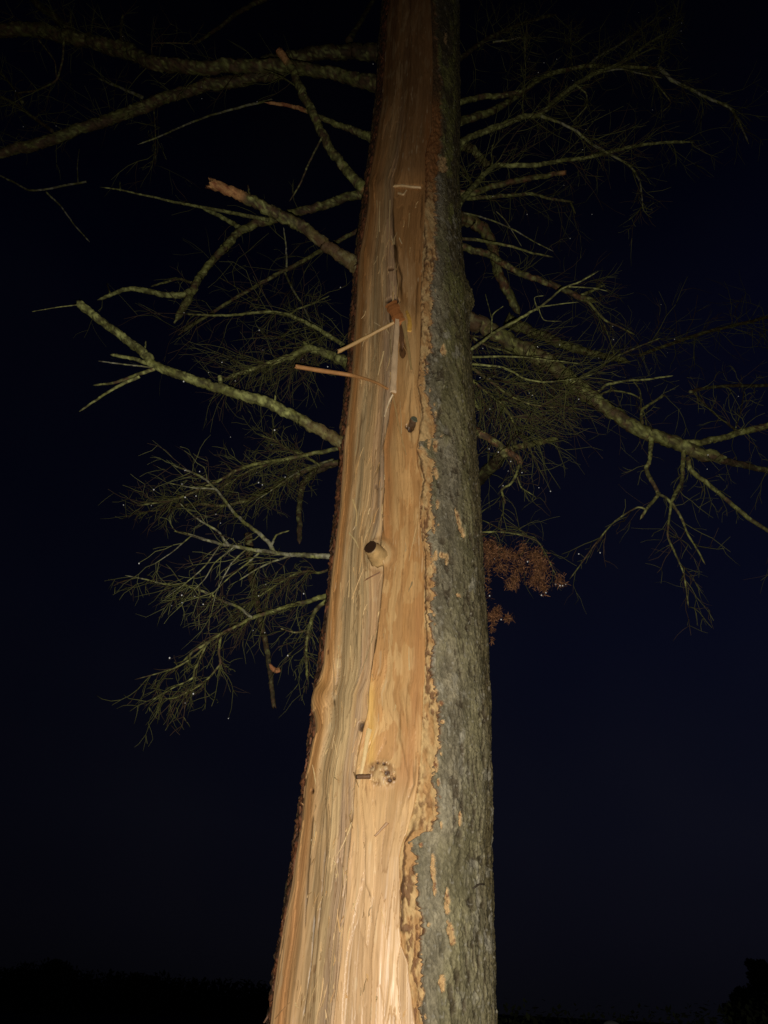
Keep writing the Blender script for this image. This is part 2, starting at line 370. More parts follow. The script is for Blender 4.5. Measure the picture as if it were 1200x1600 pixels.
for cr, cw, ca in (([(1240, 503), (1300, 497), (1400, 488), (1500, 480), (1600, 466)], 1.4, .8), ([(1200, 508), (1330, 503), (1430, 494), (1560, 484)], 1.0, .55), ([(1270, 487), (1380, 478), (1490, 470), (1590, 456)], 1.2, .7),
                   ([(880, 598), (960, 592), (1010, 586), (1060, 578), (1100, 571)], 1.3, .8), ([(1290, 548), (1350, 543), (1410, 540)], .8, .5), ([(1300, 571), (1380, 570), (1400, 578), (1450, 582)], .9, .5), ([(1480, 611), (1540, 607), (1600, 600)], 1.2, .5),
                   ([(1040, 640), (1110, 634), (1150, 636), (1190, 645), (1225, 647), (1260, 634)], 1.1, .5), ([(1080, 652), (1140, 646), (1180, 651), (1230, 648)], 1.0, .45), ([(1105, 626), (1150, 625), (1180, 632), (1215, 638), (1250, 628), (1300, 620)], 1.0, .4), ([(640, 562), (700, 556), (760, 551)], 1.0, .5), ([(560, 604), (640, 596), (720, 590), (800, 585)], .9, .4), ([(330, 612), (380, 617), (430, 626), (470, 628)], 2.0, .8), ([(300, 660), (350, 658), (420, 655), (520, 648)], 1.2, .5), ([(600, 642), (640, 640), (700, 644)], .9, .5), ([(720, 600), (790, 596), (850, 600)], 1.2, .6)):
    cy_, cx_ = np.array(cr, float).T
    xx = np.interp(wy, cy_, cx_) + 4 * (fbm(zz * 12, zz * 0 + cx_[0], 171, 3) - .5)
    m_ = np.exp(-((wx - xx) / (cw * (.5 + vn(zz * 14, zz * 0 + cx_[0], 172)))) ** 2) * sst(cy_[0] - 6, cy_[0] + 12, wy) * (1 - sst(cy_[-1] - 25, cy_[-1] + 4, wy)) * sst(.18, .4, vn(zz * 9, zz * 0 + cx_[0] * 3, 173))
    col = col * (1 - ca * m_)[..., None]
    dsp_c = dsp_c - .006 * ca * m_
    dsp_c = dsp_c + .003 * ca * np.exp(-((wx - xx - 4) / 3.0) ** 2) * sst(cy_[0], cy_[0] + 20, wy) * (1 - sst(cy_[-1] - 25, cy_[-1], wy))
# small scars, pale nicks
nick = sst(.80, .90, vn(g * 120, zz * 22, 111)) * sst(.55, .7, vn(g * 14, zz * 3, 112))
col = mix(col, C3(.64, .50, .31), nick * .35)
blot = sst(.62, .75, fbm(g * 45, zz * 9, 121)) * sst(.5, .65, fbm(g * 6, zz * 1.4, 122))
col = mix(col, C3(.30, .17, .07), blot * .35 * (1 - b1 * (1 - b2)))
# displacement (metres, outwards)
dsp = dsp_c + .0034 * (lh - .5) + .0012 * (f1 - .5) * (1 + s2m) + .0006 * (f2 - .5) * (.5 + b1 * (1 - b2)) + .006 * (f0 - .5)
dsp += -.007 * b1 * (1 - b2) * sst(430, 560, wy) - .003 * b1 * (1 - b2)
dsp += -.010 * pan + .006 * abv - .003 * crk * crkmask
dsp += .005 * np.exp(-((wx - A3 - 3) / 3.0) ** 2) * sst(590, 640, wy) * (1 - sst(1150, 1200, wy))
dsp += .0018 * np.sin(t3 * 5 + 4 * f0s) * b2 * sst(1000, 1200, wy)
# knots and holes
def ell(kx, ky, rx, ry, rot=0):
    c, s = math.cos(rot), math.sin(rot)
    u = ((wx - kx) * c + (wy - ky) * s) / rx; v = (-(wx - kx) * s + (wy - ky) * c) / ry
    return np.sqrt(u * u + v * v)
def hole(kx, ky, rx, ry, depth, colr=(.045, .022, .012), rot=0, rim=.25):
    global col, dsp
    q = ell(kx, ky, rx, ry, rot) + .25 * (fbm(wx / 5, wy / 5, 131) - .5)
    a = 1 - sst(.8, 1.1, q)
    col = mix(col, C3(*colr), a * .95)
    ring = np.exp(-((q - 1.35) / .22) ** 2) * rim
    col = mix(col, C3(.28, .15, .06), ring)
    dsp = dsp - depth * a
hole(563, 1133, 7, 8, .016)
hole(643, 664, 6, 11, .016, rot=.35)
hole(640, 668, 8, 4, .012, rot=.5)
hole(629, 545, 5.5, 13, .018, (.10, .045, .018))
hole(627, 520, 4, 22, .012, (.12, .06, .03), rim=.1)
hole(613, 468, 12, 5, .014, (.03, .015, .01), rim=0)  # crack hole, its near-black colour also painting the shadow above the flap
hole(609, 487, 2.5, 14, .008, (.06, .03, .015), rim=0)
hole(487, 1236, 3, 4, .006)
hole(512, 1018, 1.6, 4, .003, (.20, .09, .04))
hole(610, 420, 6, 2.5, .006, (.12, .06, .03), rim=.0)
hole(586, 757, 2.6, 4, .004, (.22, .14, .08))
q = ell(597, 1208, 27, 23); a = 1 - sst(.7, 1.05, q + .35 * (fbm(wx / 9, wy / 9, 141) - .5))
kc = mix(np.broadcast_to(C3(.52, .35, .17), col.shape), C3(.30, .17, .075), sst(.42, .60, fbm(wx / 7, wy / 7, 142)))
col = mix(col, kc, a * .85); dsp = dsp + .010 * (1 - sst(0, 1.3, q)) - .004 * a * sst(.5, .6, fbm(wx / 5, wy / 5, 143))
q2 = ell(594, 1195, 30, 26); ringk = np.exp(-((q2 - 1.15) / .10) ** 2) * (1 - sst(1200, 1215, wy))
col = mix(col, C3(.25, .13, .05), ringk * .28 * sst(.4, .6, fbm(wx / 12, wy / 12, 144)))
for kx, ky, r1 in ((605, 1208, 4.6), (609, 1219, 3.8), (600, 1194, 3.0), (616, 1216, 2.4), (582, 1199, 2.2), (590, 1192, 2.0)):
    hole(kx, ky, r1, r1, .007, (.07, .035, .02), rim=.15)
for kx, ky, r1 in ((583, 1202, 4), (603, 1201, 3.5), (607, 1213, 3)):
    col = mix(col, C3(.62, .48, .29), (1 - sst(.6, 1.1, ell(kx, ky, r1, r1))) * .6)
q = ell(591, 866, 25, 25); dsp = dsp + .016 * (1 - sst(.1, 1.25, q))
col = mix(col, C3(.30, .17, .07), np.exp(-((q - 1.05 + .3 * (fbm(wx / 6, wy / 6, 145) - .5)) / .10) ** 2) * .55)
col = mix(col, C3(.56, .40, .20), (1 - sst(.7, 1.0, q)) * .6)
# swelling of the left band and the wavy grain on it
q = ell(497, 1095, 26, 34); bump = (1 - sst(0, 1.2, q))
dsp = dsp + .010 * bump
col = mix(col, C3(.36, .19, .06), np.exp(-((wy - 1068 - .3 * (wx - 490)) / 14) ** 2) * (1 - sst(505, 520, wx)) * .65)
col = col * (1 + (bump * .22 * np.sin((wx + 3 * np.sin(wy / 9.0)) * 1.5))[..., None])
for ky in (292, 445, 300):
    q = ell(PL(_Lw, ky) + 10, ky, 16, 26); dsp = dsp + .005 * (1 - sst(0, 1.1, q))
col = mix(col, C3(.33, .16, .06), (1 - sst(0, 1, ell(584, 262, 12, 26))) * .6 + (1 - sst(0, 1, ell(580, 390, 9, 30))) * .5)
# outside the split: hidden under bark
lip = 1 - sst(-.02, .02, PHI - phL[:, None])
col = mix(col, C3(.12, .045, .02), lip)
dsp = np.where(bad[:, None], dsp * .3, dsp)
PWD = pos(PHI, r_w + dsp)
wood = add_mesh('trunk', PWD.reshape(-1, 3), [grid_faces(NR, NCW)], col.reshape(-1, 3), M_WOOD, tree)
wood['label'] = 'pale orange heartwood laid bare down the front'
wpx, wpy, _ = proj(PWD)
FR = np.abs(PHI) < math.radians(80)
vis = (~bad)[:, None] & FR
def surf(px, py):
    d2 = np.where(vis, (wpx - px) ** 2 + (wpy - py) ** 2, 1e9)
    return PWD.reshape(-1, 3)[int(np.argmin(d2))]

# ------------------------------------------------------------------ bark still on the trunk
def ln1(x, s):
    i = np.floor(x).astype(np.int64); f = x - i
    return _h(i, i * 0, i * 0, s) * (1 - f) + _h(i + 1, i * 0, i * 0, s) * f
rag = 6.0 * (fbm(Z * 9, Z * 0, 201) - .5) + 4.0 * (ln1(Z * 23, 202) - .5) + 3.0 * (ln1(Z * 71, 206) - .5) + 4.0 * (ln1(Z * 170, 205) - .5) + 4.0 * (ln1(Z * 330, 207) - .5)        # px
rad_per_px = (CY * 1.15 + np.clip(Z - 1.55, 0, 9) * .55) / FP / RR
phTr = phT + rag * rad_per_px
n1, n2, n3 = 230, 40, 60
uu = np.concatenate([np.linspace(0, 1, n1) ** 1.0, 1 + np.linspace(0, 1, n2 + 1)[1:], 2 + np.linspace(0, 1, n3 + 1)[1:]])
a_end = math.radians(100); a_bk = math.radians(250)
ragl = (6.0 * (fbm(Z * 7, Z * 0 + 5, 203) - .5) + 3 * (vn(Z * 60, Z * 0, 204) - .5))
phE = phL + 2 * math.pi - math.radians(1.0) + ragl * rad_per_px * .5
knots_ = np.stack([phTr, np.full(NR, a_end), np.full(NR, a_bk), phE], 1)
PHB = np.stack([np.interp(uu, [0, 1, 2, 3], knots_[i]) for i in range(NR)])
NCB = len(uu)
zz = np.repeat(Z[:, None], NCB, 1)
r_b = np.repeat(RR[:, None], NCB, 1)
Pb = pos(PHB, r_b); bx, by, _ = proj(Pb)
for i in np.where(bad)[0]:
    by[i] = yrow[i]; bx[i] = PL(_T, yrow[i]) + (PL(_R, yrow[i]) - PL(_T, yrow[i])) * np.sin(np.clip(PHB[i], 0, 1.57))
sarc = PHB * .27
d0 = fbm(sarc * 22, zz * 7, 211, 4); d1 = fbm(sarc * 110, zz * 70, 221, 3); d2 = vn(sarc * 230, zz * 130, 231)
d3 = fbm(sarc * 6, zz * 2, 241, 3)
fr = np.clip((bx - PL(_T, by)) / (PL(_R, by) - PL(_T, by)), 0, 1); fr = np.where(PHB > 1.4, 1, fr)
grey = mix(np.broadcast_to(C3(.185, .168, .12), d0.shape + (3,)), C3(.245, .222, .16), sst(.4, .65, d0))
green = mix(np.broadcast_to(C3(.225, .21, .115), d0.shape + (3,)), C3(.155, .145, .065), sst(.4, .6, d0))
cb_ = mix(grey, green, sst(.30, .85, fr + .8 * (d3 - .5)) * (.50 + .5 * (1 - sst(500, 1000, by))))
cb_ = mix(cb_, green, sst(.48, .64, fbm(sarc * 14, zz * 4, 242)) * (.35 + .4 * (1 - sst(500, 1000, by))))
mossy = 1 - sst(330, 700, by)
cb_ = mix(cb_, mix(np.broadcast_to(C3(.16, .165, .045), cb_.shape), C3(.07, .055, .025), sst(.45, .6, fbm(sarc * 18, zz * 6, 243))), mossy * sst(.15, .6, fr + .9 * (1 - sst(120, 330, by))) * .85)
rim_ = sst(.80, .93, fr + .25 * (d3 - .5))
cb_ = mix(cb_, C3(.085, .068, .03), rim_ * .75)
mott = fbm(sarc * 26, zz * 15, 257, 4)
cb_ = cb_ * (.82 + .36 * sst(.36, .64, mott))[..., None]
scl = fbm(sarc * 46, zz * 27, 258, 4) * 11; sl_ = np.floor(scl); sf = scl - sl_
cb_ = cb_ * (1 + .20 * (_h(sl_.astype(np.int64), sl_.astype(np.int64) * 0, sl_.astype(np.int64) * 0, 6) - .5) - .22 * np.exp(-(sf / .13) ** 2))[..., None]
flake = sst(.56, .68, fbm(sarc * 80, zz * 30, 251, 3)) * (.35 + .65 * sst(.45, .95, fr))
cb_ = mix(cb_, C3(.045, .033, .018), flake * .85)
strk = sst(.66, .76, vn(sarc * 120 + zz * 5, zz * 34, 252)) * sst(.35, .55, vn(sarc * 18, zz * 6, 253))
cb_ = mix(cb_, C3(.055, .04, .025), strk * .75)
spk = sst(.80, .92, d2) ; cb_ = mix(cb_, C3(.30, .29, .25), spk * .65)
lich = sst(.60, .70, fbm(sarc * 40, zz * 26, 254, 3)) * sst(.45, .7, fbm(sarc * 8, zz * 3, 255)); cb_ = mix(cb_, C3(.33, .32, .27), lich * .6)
cb_ = cb_ * (.72 + .56 * d1)[..., None] * C3(.92, .885, .83)
db = .0022 * (d0 - .5) * sst(.3, .8, fr) + .0022 * (sst(.45, .55, mott) - .5) + .002 * (d0 - .5) + .0022 * (d1 - .5) + .0025 * (d2 - .5) + .0016 * (sf - .5) - .006 * flake - .004 * strk
db = db + rim_ * .012 * (fbm(sarc * 30, zz * 8, 256) - .5)
# mossy burr at the right edge
bq = np.exp(-((PHB - math.radians(84)) / .22) ** 2 - ((by - 465) / 26) ** 2)
db = db + .034 * bq * (.7 + .6 * d1); cb_ = mix(cb_, C3(.15, .13, .05), bq * .7)
# bark scraped through to the tan layer
SC = [(717, 815, 3.5, 22, -.22), (722, 832, 4, 9, -.2), (694, 868, 9, 4, .3), (699, 872, 4, 9, 0), (698, 1410, 5, 22, .05), (704, 1460, 6, 20, -.25), (690, 1535, 5, 14, -.1), (677, 1355, 4, 20, -.05),
      (679, 1388, 2.5, 14, 0), (691, 257, 8, 12, 0), (680, 697, 3.5, 10, 0), (693, 547, 4, 9, -.1), (696, 60, 2.5, 9, 0), (672, 1270, 10, 24, .1), (716, 930, 5, 2.5, .5), (692, 1128, 3.5, 3.5, 0), (718, 1278, 2.5, 12, 0)]
_q = np.random.default_rng(21)
for _ in range(46):
    yy = _q.uniform(360, 1590); rx_ = _q.uniform(1.0, 4.0)
    SC.append((PL(_T, yy) + _q.exponential(5) + 1, yy, rx_, rx_ * _q.uniform(1.2, 3.5), _q.normal(0, .2)))
scar = np.zeros_like(bx)
for kx, ky, rx, ry, ro in SC:
    c, s = math.cos(ro), math.sin(ro)
    u = ((bx - kx) * c + (by - ky) * s) / rx; v = (-(bx - kx) * s + (by - ky) * c) / ry
    qq = np.sqrt(u * u + v * v) + 1.0 * (fbm(bx / 4.5, by / 8, 261, 3) - .5)
    scar = np.maximum(scar, (1 - sst(.85, 1.05, qq)) * (PHB < 1.5))
tan = mix(np.broadcast_to(C3(.46, .30, .14), cb_.shape), C3(.20, .09, .04), sst(.58, .68, fbm(bx / 4, by / 6, 262)))
cb_ = mix(cb_, tan, scar); db = db - .006 * scar
# broken edges: reddish brown cork, also painting the bark's shadow outline at the tear
edl = 1 - sst(0, 1, (PHB - phTr[:, None]) / (4 * rad_per_px[:, None]))
cb_ = mix(cb_, C3(.16, .08, .04), edl * .75 * (.3 + .7 * vn(zz * 60, sarc * 0, 263)))
edr = 1 - sst(.1, .75, phE[:, None] - PHB)
red = mix(np.broadcast_to(C3(.16, .06, .025), cb_.shape), C3(.05, .026, .014), sst(.4, .6, fbm(sarc * 60, zz * 40, 264)))
cb_ = mix(cb_, red, edr)
db = db + edr * (.014 * (fbm(zz * 26, sarc * 30, 265) - .5) + .010 * (vn(zz * 90, sarc * 60, 266) - .5))
db = np.where(bad[:, None], db * .4, db)
r_b = r_b + .003 + db - .012 * edr
# roll the two edges in to give the bark its thickness
r_b[:, 0] -= .022; r_b[:, 1] -= .010; r_b[:, 2] -= .002
r_b[:, -1] -= .020; r_b[:, -2] -= .006
cb_[:, :2] = C3(.14, .07, .035)
Pb = pos(PHB, r_b)
bark = add_mesh('bark', Pb.reshape(-1, 3), [grid_faces(NR, NCB)], cb_.reshape(-1, 3), M_BARK, tree)
bark['label'] = 'grey green lichened bark left on the right side'
bpx, bpy_, _ = proj(Pb); bvis = (~bad)[:, None] & (PHB < math.radians(85))
def bsurf(px, py):
    d2_ = np.where(bvis, (bpx - px) ** 2 + (bpy_ - py) ** 2, 1e9)
    return Pb.reshape(-1, 3)[int(np.argmin(d2_))]

# ------------------------------------------------------------------ ragged tan inner bark between wood and bark
sel = np.where(~bad)[0]
NCI = 34
ragb = 3.0 * (fbm(Z * 8, Z * 0 + 9, 301) - .5) + 2.0 * (vn(Z * 50, Z * 0, 302) - .5)
i0 = phB + ragb * rad_per_px * .8; i1 = np.maximum(phTr + 5 * rad_per_px, i0 + 3 * rad_per_px)
PHN = i0[sel, None] + (i1 - i0)[sel, None] * np.linspace(0, 1, NCI)
zz = np.repeat(Z[sel, None], NCI, 1)
sar = PHN * .27
n0 = fbm(sar * 60, zz * 24, 311, 4); n1_ = fbm(sar * 190, zz * 95, 321, 3); n2_ = vn(sar * 22, zz * 9, 331)
ci = mix(np.broadcast_to(C3(.50, .335, .155), n0.shape + (3,)), C3(.40, .225, .09), sst(.4, .6, n0))
pit = sst(.54, .62, fbm(sar * 130, zz * 60, 341, 3)) * sst(.35, .6, n2_)
ci = mix(ci, C3(.13, .06, .028), pit * .85)
tt = np.linspace(0, 1, NCI)[None, :]
crack = np.exp(-((tt - .16 - .3 * (vn(zz * 7, zz * 0, 351) - .5)) / .055) ** 2) * sst(.3, .5, vn(zz * 5, zz * 0, 352))
ci = mix(ci, C3(.06, .028, .014), crack * .9)
ci = ci * (.75 + .5 * n1_)[..., None]
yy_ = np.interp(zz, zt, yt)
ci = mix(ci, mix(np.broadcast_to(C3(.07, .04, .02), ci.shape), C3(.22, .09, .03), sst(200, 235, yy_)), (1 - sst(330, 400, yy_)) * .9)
ri = RR[sel, None] - .005 + .007 * (n0 - .5) + .0035 * (n1_ - .5) - .006 * pit - .007 * crack
ri[:, 0] -= .014; ri[:, 1] -= .004
Pi = np.stack([CX[sel, None] + ri * np.sin(PHN), CY - ri * np.cos(PHN), zz], -1)
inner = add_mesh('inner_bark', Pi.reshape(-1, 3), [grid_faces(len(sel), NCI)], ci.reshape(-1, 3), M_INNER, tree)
inner['label'] = 'ragged tan inner bark along the tear'

# ------------------------------------------------------------------ tubes
def cat(P, n):
    P = np.asarray(P, float); m = len(P)
    if m == 2: return P[0] + (P[1] - P[0]) * np.linspace(0, 1, n)[:, None]
    Q = np.vstack([2 * P[0] - P[1], P, 2 * P[-1] - P[-2]])
    seg = np.linalg.norm(np.diff(P[:, :3], axis=0), axis=1); cum = np.concatenate([[0], np.cumsum(seg)])
    s = np.linspace(0, cum[-1], n); i = np.clip(np.searchsorted(cum, s, 'right') - 1, 0, m - 2)
    t = ((s - cum[i]) / np.maximum(seg[i], 1e-9))[:, None]
    a, b, c, d = Q[i], Q[i + 1], Q[i + 2], Q[i + 3]
    return .6 * .5 * (2 * b + (c - a) * t + (2 * a - 5 * b + 4 * c - d) * t ** 2 + (3 * b - a - 3 * c + d) * t ** 3) + .4 * (b + (c - b) * t)
def frames(P):
    T = np.gradient(P, axis=0); T /= np.linalg.norm(T, axis=1)[:, None] + 1e-12
    ref = np.array([.31, .2, .93]) if abs(T[0] @ np.array([.31, .2, .93])) < .9 else np.array([1., 0, 0])
    N = np.cross(T, ref); N /= np.linalg.norm(N, axis=1)[:, None] + 1e-12
    return T, N, np.cross(T, N)
def tube(P, R, sides, rough=0.0, seed=0, nscale=60.0):
    T, N, Bn = frames(P)
    a = np.linspace(0, 2 * math.pi, sides, endpoint=False)
    dirs = N[:, None] * np.cos(a)[None, :, None] + Bn[:, None] * np.sin(a)[None, :, None]
    r = np.repeat(np.asarray(R)[:, None], sides, 1)
    if rough:
        q = P[:, None] + dirs * r[..., None]
        r = r * (1 + rough * (fbm3(q * nscale * 1.5, seed, 3) - .5) * .9 + rough * .9 * (vn3(q * nscale * 3.3, seed + 5) - .5) + rough * .9 * (vn3(q * nscale * 8, seed + 6) - .5))
    V = P[:, None] + dirs * r[..., None]
    n = len(P)
    F = [grid_faces(n, sides, True)]
    V = np.vstack([V.reshape(-1, 3), P[0], P[-1]])
    j = np.arange(sides); j2 = (j + 1) % sides
    caps = np.vstack([np.stack([j2, j, np.full(sides, n * sides)], 1), np.stack([(n - 1) * sides + j, (n - 1) * sides + j2, np.full(sides, n * sides + 1)], 1)])
    return V, F + [caps], n, sides
MOSS, LICH, BRN, DRK, RUST = C3(.145, .15, .042), C3(.27, .285, .10), C3(.085, .052, .028), C3(.03, .023, .012), C3(.40, .21, .085)
def branch_col(V, style, seed, n, sides, tipf=0, basef=0):
    s = 22.0
    a = fbm3(V * s, seed, 3); b = fbm3(V * s * 2.6, seed + 9, 3); c = vn3(V * 120, seed + 19)
    base = {'m': (MOSS, BRN, .52), 'b': (MOSS * .8, BRN, .40), 'l': (LICH, MOSS, .5), 'r': (C3(.115, .056, .028), MOSS * .7, .52), 'd': (BRN * .9, DRK * 1.5, .5), 'g': (C3(.24, .235, .16), MOSS, .5)}[style]
    k = mix(np.broadcast_to(base[0], V.shape), base[1], sst(base[2] - .06, base[2] + .10, a))
    k = mix(k, LICH * (1 if style in 'mlg' else .8), sst(.54, .62, b) * .75)
    k = mix(k, DRK, sst(.60, .72, fbm3(V * 90, seed + 29, 2)) * .65)
    k = mix(k, DRK * 1.4, sst(.50, .57, fbm3(V * np.array([60, 60, 60]), seed + 39, 3)) * .65)
    k = k * (.45 + 1.1 * c)[:, None]
    ring = np.minimum(np.arange(len(V)) // sides, n - 1) / max(n - 1, 1)
    if tipf: 
        w = sst(1 - tipf - .03, 1 - tipf + .03, ring + .06 * (a - .5))
        k = mix(k, mix(np.broadcast_to(RUST, V.shape), C3(.22, .08, .035), sst(.5, .65, b)) * (.8 + .4 * c)[:, None], w)
    if basef:
        w = 1 - sst(basef - .06, basef + .06, ring + .15 * (a - .5))
        k = mix(k, mix(np.broadcast_to(C3(.12, .066, .032), V.shape), C3(.17, .13, .08), sst(.5, .65, b)), w * .6)
    return k
def px_branch(name, pts, w0, w1, Y0, Y1, style, parent, seed, tipf=0, basef=0, rough=None, broken=False):
    """pts: photo pixels along the branch's centre line; w in photo pixels; Y distance from the photographer"""
    pts = np.array(pts, float); m = len(pts)
    seg = np.linalg.norm(np.diff(pts, axis=0), axis=1); cum = np.concatenate([[0], np.cumsum(seg)]) / seg.sum()
    wmax = max(w0, w1)
    n = max(4, int(seg.sum() / max(2.0, wmax * .14)))
    Yk = Y0 + (Y1 - Y0) * cum
    P = cat(at(pts[:, 0], pts[:, 1], Yk), n)
    s = np.linspace(0, 1, n)
    _, _, dep = proj(P)
    Rm = .455 * (w0 + (w1 - w0) * s) * dep / FP
    if wmax > 8 and name == 'branch': Rm = Rm * (1 + .40 * np.exp(-s * seg.sum() / (wmax * 1.1)))
    wob = .30 * Rm[:, None] * (np.stack([fbm(s * m * 3.2, s * 0 + k, seed + k, 2) for k in range(3)], 1) - .5) * 2
    P = P + wob * np.minimum(1, np.minimum(s, 1 - s) * 12)[:, None]
    Rm = Rm * (1 + .14 * (vn(s * n / 14.0, s * 0, seed + 40) - .5))
    if not broken: Rm = Rm * np.where(s > .96, np.clip((1 - s) / .04, .25, 1), 1)
    sides = 22 if wmax > 16 else 16 if wmax > 9 else 9 if wmax > 5 else 6
    V, F, n, sides = tube(P, Rm, sides, rough if rough is not None else (.34 if wmax > 7 else .2), seed, 48)
    if broken:                                  # jagged, splintered end
        for q in range(2):
            i0_ = (n - 1 - q) * sides
            T = P[-1] - P[-4]; T = T / np.linalg.norm(T)
            V[i0_:i0_ + sides] += T * (np.array([_h(np.int64(j), np.int64(seed), np.int64(q), 3) for j in range(sides)])[:, None] - .4) * Rm[-1] * (1.9 - q)
    colr = branch_col(V, style, seed, n, sides, tipf, basef)
    o = add_mesh(name, V, F, colr, M_BRANCH if wmax > 4.5 else M_TWIG, parent)
    return o, P
_drops = []
def fine_twigs(parent, paths, count, seed, lmin=.12, lmax=.40, r0=.0022, droop=.25, follow=.6, style='m', kids=3, tmin=.15, name='fine_twigs', out=(0, 0, 0), jit=.24):
    rs = np.random.default_rng(seed)
    VV, FF, CC = [], [], []; off = 0
    lens = np.array([np.linalg.norm(np.diff(p, axis=0), axis=1).sum() for p in paths]); pr = lens / lens.sum()
    out = np.asarray(out, float)
    def one(start, d, Ln, r, lev):
        nonlocal off
        ns = 5 if lev == 0 else 3
        p = start.copy(); P = [p.copy()]; dd = d.copy()
        for k_ in range(ns):
            dd = dd + rs.normal(0, jit, 3) + np.array([0, 0, -droop * .12]); dd /= np.linalg.norm(dd)
            p = p + dd * Ln / ns; P.append(p.copy())
        P = np.array(P); R = np.linspace(r, r * .50, len(P)) * (1 + .25 * (rs.random(len(P)) - .5))
        V, F, n_, sd = tube(P, R, 4)
        sh = .7 + .6 * rs.random()
        base = (MOSS * .55 if style == 'm' else LICH * .5 if style == 'l' else BRN * .6) * sh
        base = base if rs.random() < .65 else BRN * .6
        CC.append(np.broadcast_to(base, V.shape) * (.8 + .4 * rs.random((len(V), 1))))
        VV.append(V); FF.append([f + off for f in F]); off += len(V)
        if rs.random() < .012: _drops.append(P[-1] + np.array([0, 0, -.003]))
        if lev < 1:
            for q in range(kids):
                i = rs.integers(1, len(P) - 1)
                side = rs.normal(0, 1, 3); side -= dd * (side @ dd); side /= np.linalg.norm(side)
                d2 = dd * .7 + side * .75; one(P[i], d2 / np.linalg.norm(d2), Ln * (.3 + .35 * rs.random()), r * .65, lev + 1)
    for _ in range(int(count * .85)):
        p = paths[rs.choice(len(paths), p=pr)]
        f = tmin + (1 - tmin) * rs.random(); i = min(int(f * (len(p) - 1)), len(p) - 2)
        T = p[i + 1] - p[i]; T /= np.linalg.norm(T) + 1e-9
        side = rs.normal(0, 1, 3); side -= T * (side @ T); side /= np.linalg.norm(side)
        d = T * follow + side * .8 + np.array([0, 0, -droop * .5]) + out; d /= np.linalg.norm(d)
        one(p[i], d, lmin + (lmax - lmin) * rs.random(), r0 * (.7 + .6 * rs.random()), 0)
    F = [np.vstack([f[k_] for f in FF]) for k_ in range(2)]
    o = add_mesh(name, np.vstack(VV), F, np.vstack(CC), M_TWIG, parent); o['kind'] = 'stuff'
    return o

# ------------------------------------------------------------------ branches: (points, w0, w1, Y0, Y1, style, options, [side twigs])
SEED = [1000]
def BR(pts, w0, w1, Y0, Y1, st, subs=(), fine=None, tipf=0, basef=0, broken=False, label=None, name='branch'):
    SEED[0] += 13
    o, P = px_branch(name, pts, w0, w1, Y0, Y1, st, tree, SEED[0], tipf, basef, None, broken)
    if label: o['label'] = label
    paths = [P] if (fine and fine.get('main', True)) else []
    for sub in subs:
        SEED[0] += 13
        spts, a, b = sub[0], sub[1], sub[2]
        f0_ = np.linalg.norm(np.diff(np.array(pts, float), axis=0), axis=1)
        j = int(np.argmin(np.hypot(np.array(pts, float)[:, 0] - spts[0][0], np.array(pts, float)[:, 1] - spts[0][1])))
        ya = Y0 + (Y1 - Y0) * (f0_[:j].sum() / f0_.sum()); yb = ya + (sub[3] if len(sub) > 3 else .1)
        so, SP = px_branch('twig', spts, a, b, ya, yb, sub[4] if len(sub) > 4 else st, o, SEED[0])
        if fine: paths.append(SP)
    if fine:
        fk = {k_: v for k_, v in fine.items() if k_ not in ('main', 'n')}
        fine_twigs(o, paths, fine['n'], SEED[0] + 5, **fk)
    return o, P

# left side, top to bottom
BR([(600, 134), (565, 126), (530, 116), (490, 109), (440, 103), (380, 103), (300, 104), (240, 98), (200, 78), (150, 65), (100, 55), (50, 47), (0, 48), (-90, 38)], 21, 23, 2.2, 2.6, 'b',
   [([(240, 96), (180, 82), (120, 56), (90, 30), (60, 8), (30, -25)], 15, 10, .25), ([(190, 66), (189, 45), (192, 22)], 6, 4, 0), ([(112, 52), (110, 18)], 4, 3, 0), ([(238, 90), (240, 68), (300, 68)], 3, 2, .1), ([(100, 62), (98, 95), (88, 125), (60, 140), (25, 146)], 4, 3, .3), ([(60, 62), (85, 95), (88, 122)], 3, 2, .3)],
   dict(n=120, lmin=.10, lmax=.38, r0=.0023, droop=.0, jit=.16, follow=.9))
BR([(600, 84), (560, 80), (520, 82), (480, 86), (445, 94), (400, 100)], 24, 22, 2.7, 2.7, 'd')
BR([(445, 112), (400, 120), (365, 127), (330, 132), (290, 142), (240, 160), (180, 182), (130, 200), (60, 225), (0, 240), (-90, 262)], 20, 16, 2.6, 2.8, 'b',
   [([(222, 152), (190, 138), (152, 122)], 6, 3, .1, 'g'), ([(82, 205), (50, 182), (20, 160), (-30, 140)], 7, 4, .2), ([(35, 160), (15, 130), (-8, 105)], 5, 3, .2), ([(240, 165), (243, 215), (242, 260)], 2.5, 1.5, .1)],
   dict(n=100, lmin=.10, lmax=.38, r0=.0023, droop=.0, jit=.16, follow=.9))
BR([(425, 156), (390, 164), (330, 180), (290, 195), (250, 213), (215, 226)], 4.5, 2.5, 2.7, 2.6, 'g')
BR([(545, 64), (560, 40), (575, 15), (590, -15)], 9, 6, 2.9, 3.0, 'b')
BR([(430, -10), (370, 20), (340, 45), (300, 70)], 9, 5, 3.3, 3.4, 'b')
BR([(135, 284), (100, 290), (70, 296), (45, 297), (20, 284), (-20, 265)], 4, 3, 2.9, 3.0, 'g', [([(122, 286), (121, 260), (124, 232)], 2.5, 1.5), ([(72, 300), (95, 322), (115, 350), (140, 378)], 3.5, 2)])
BR([(420, 344), (350, 330), (268, 315), (245, 309), (215, 303), (190, 297), (155, 292)], 7, 2, 2.4, 2.4, 'l', [([(188, 297), (187, 282)], 3, 2)])
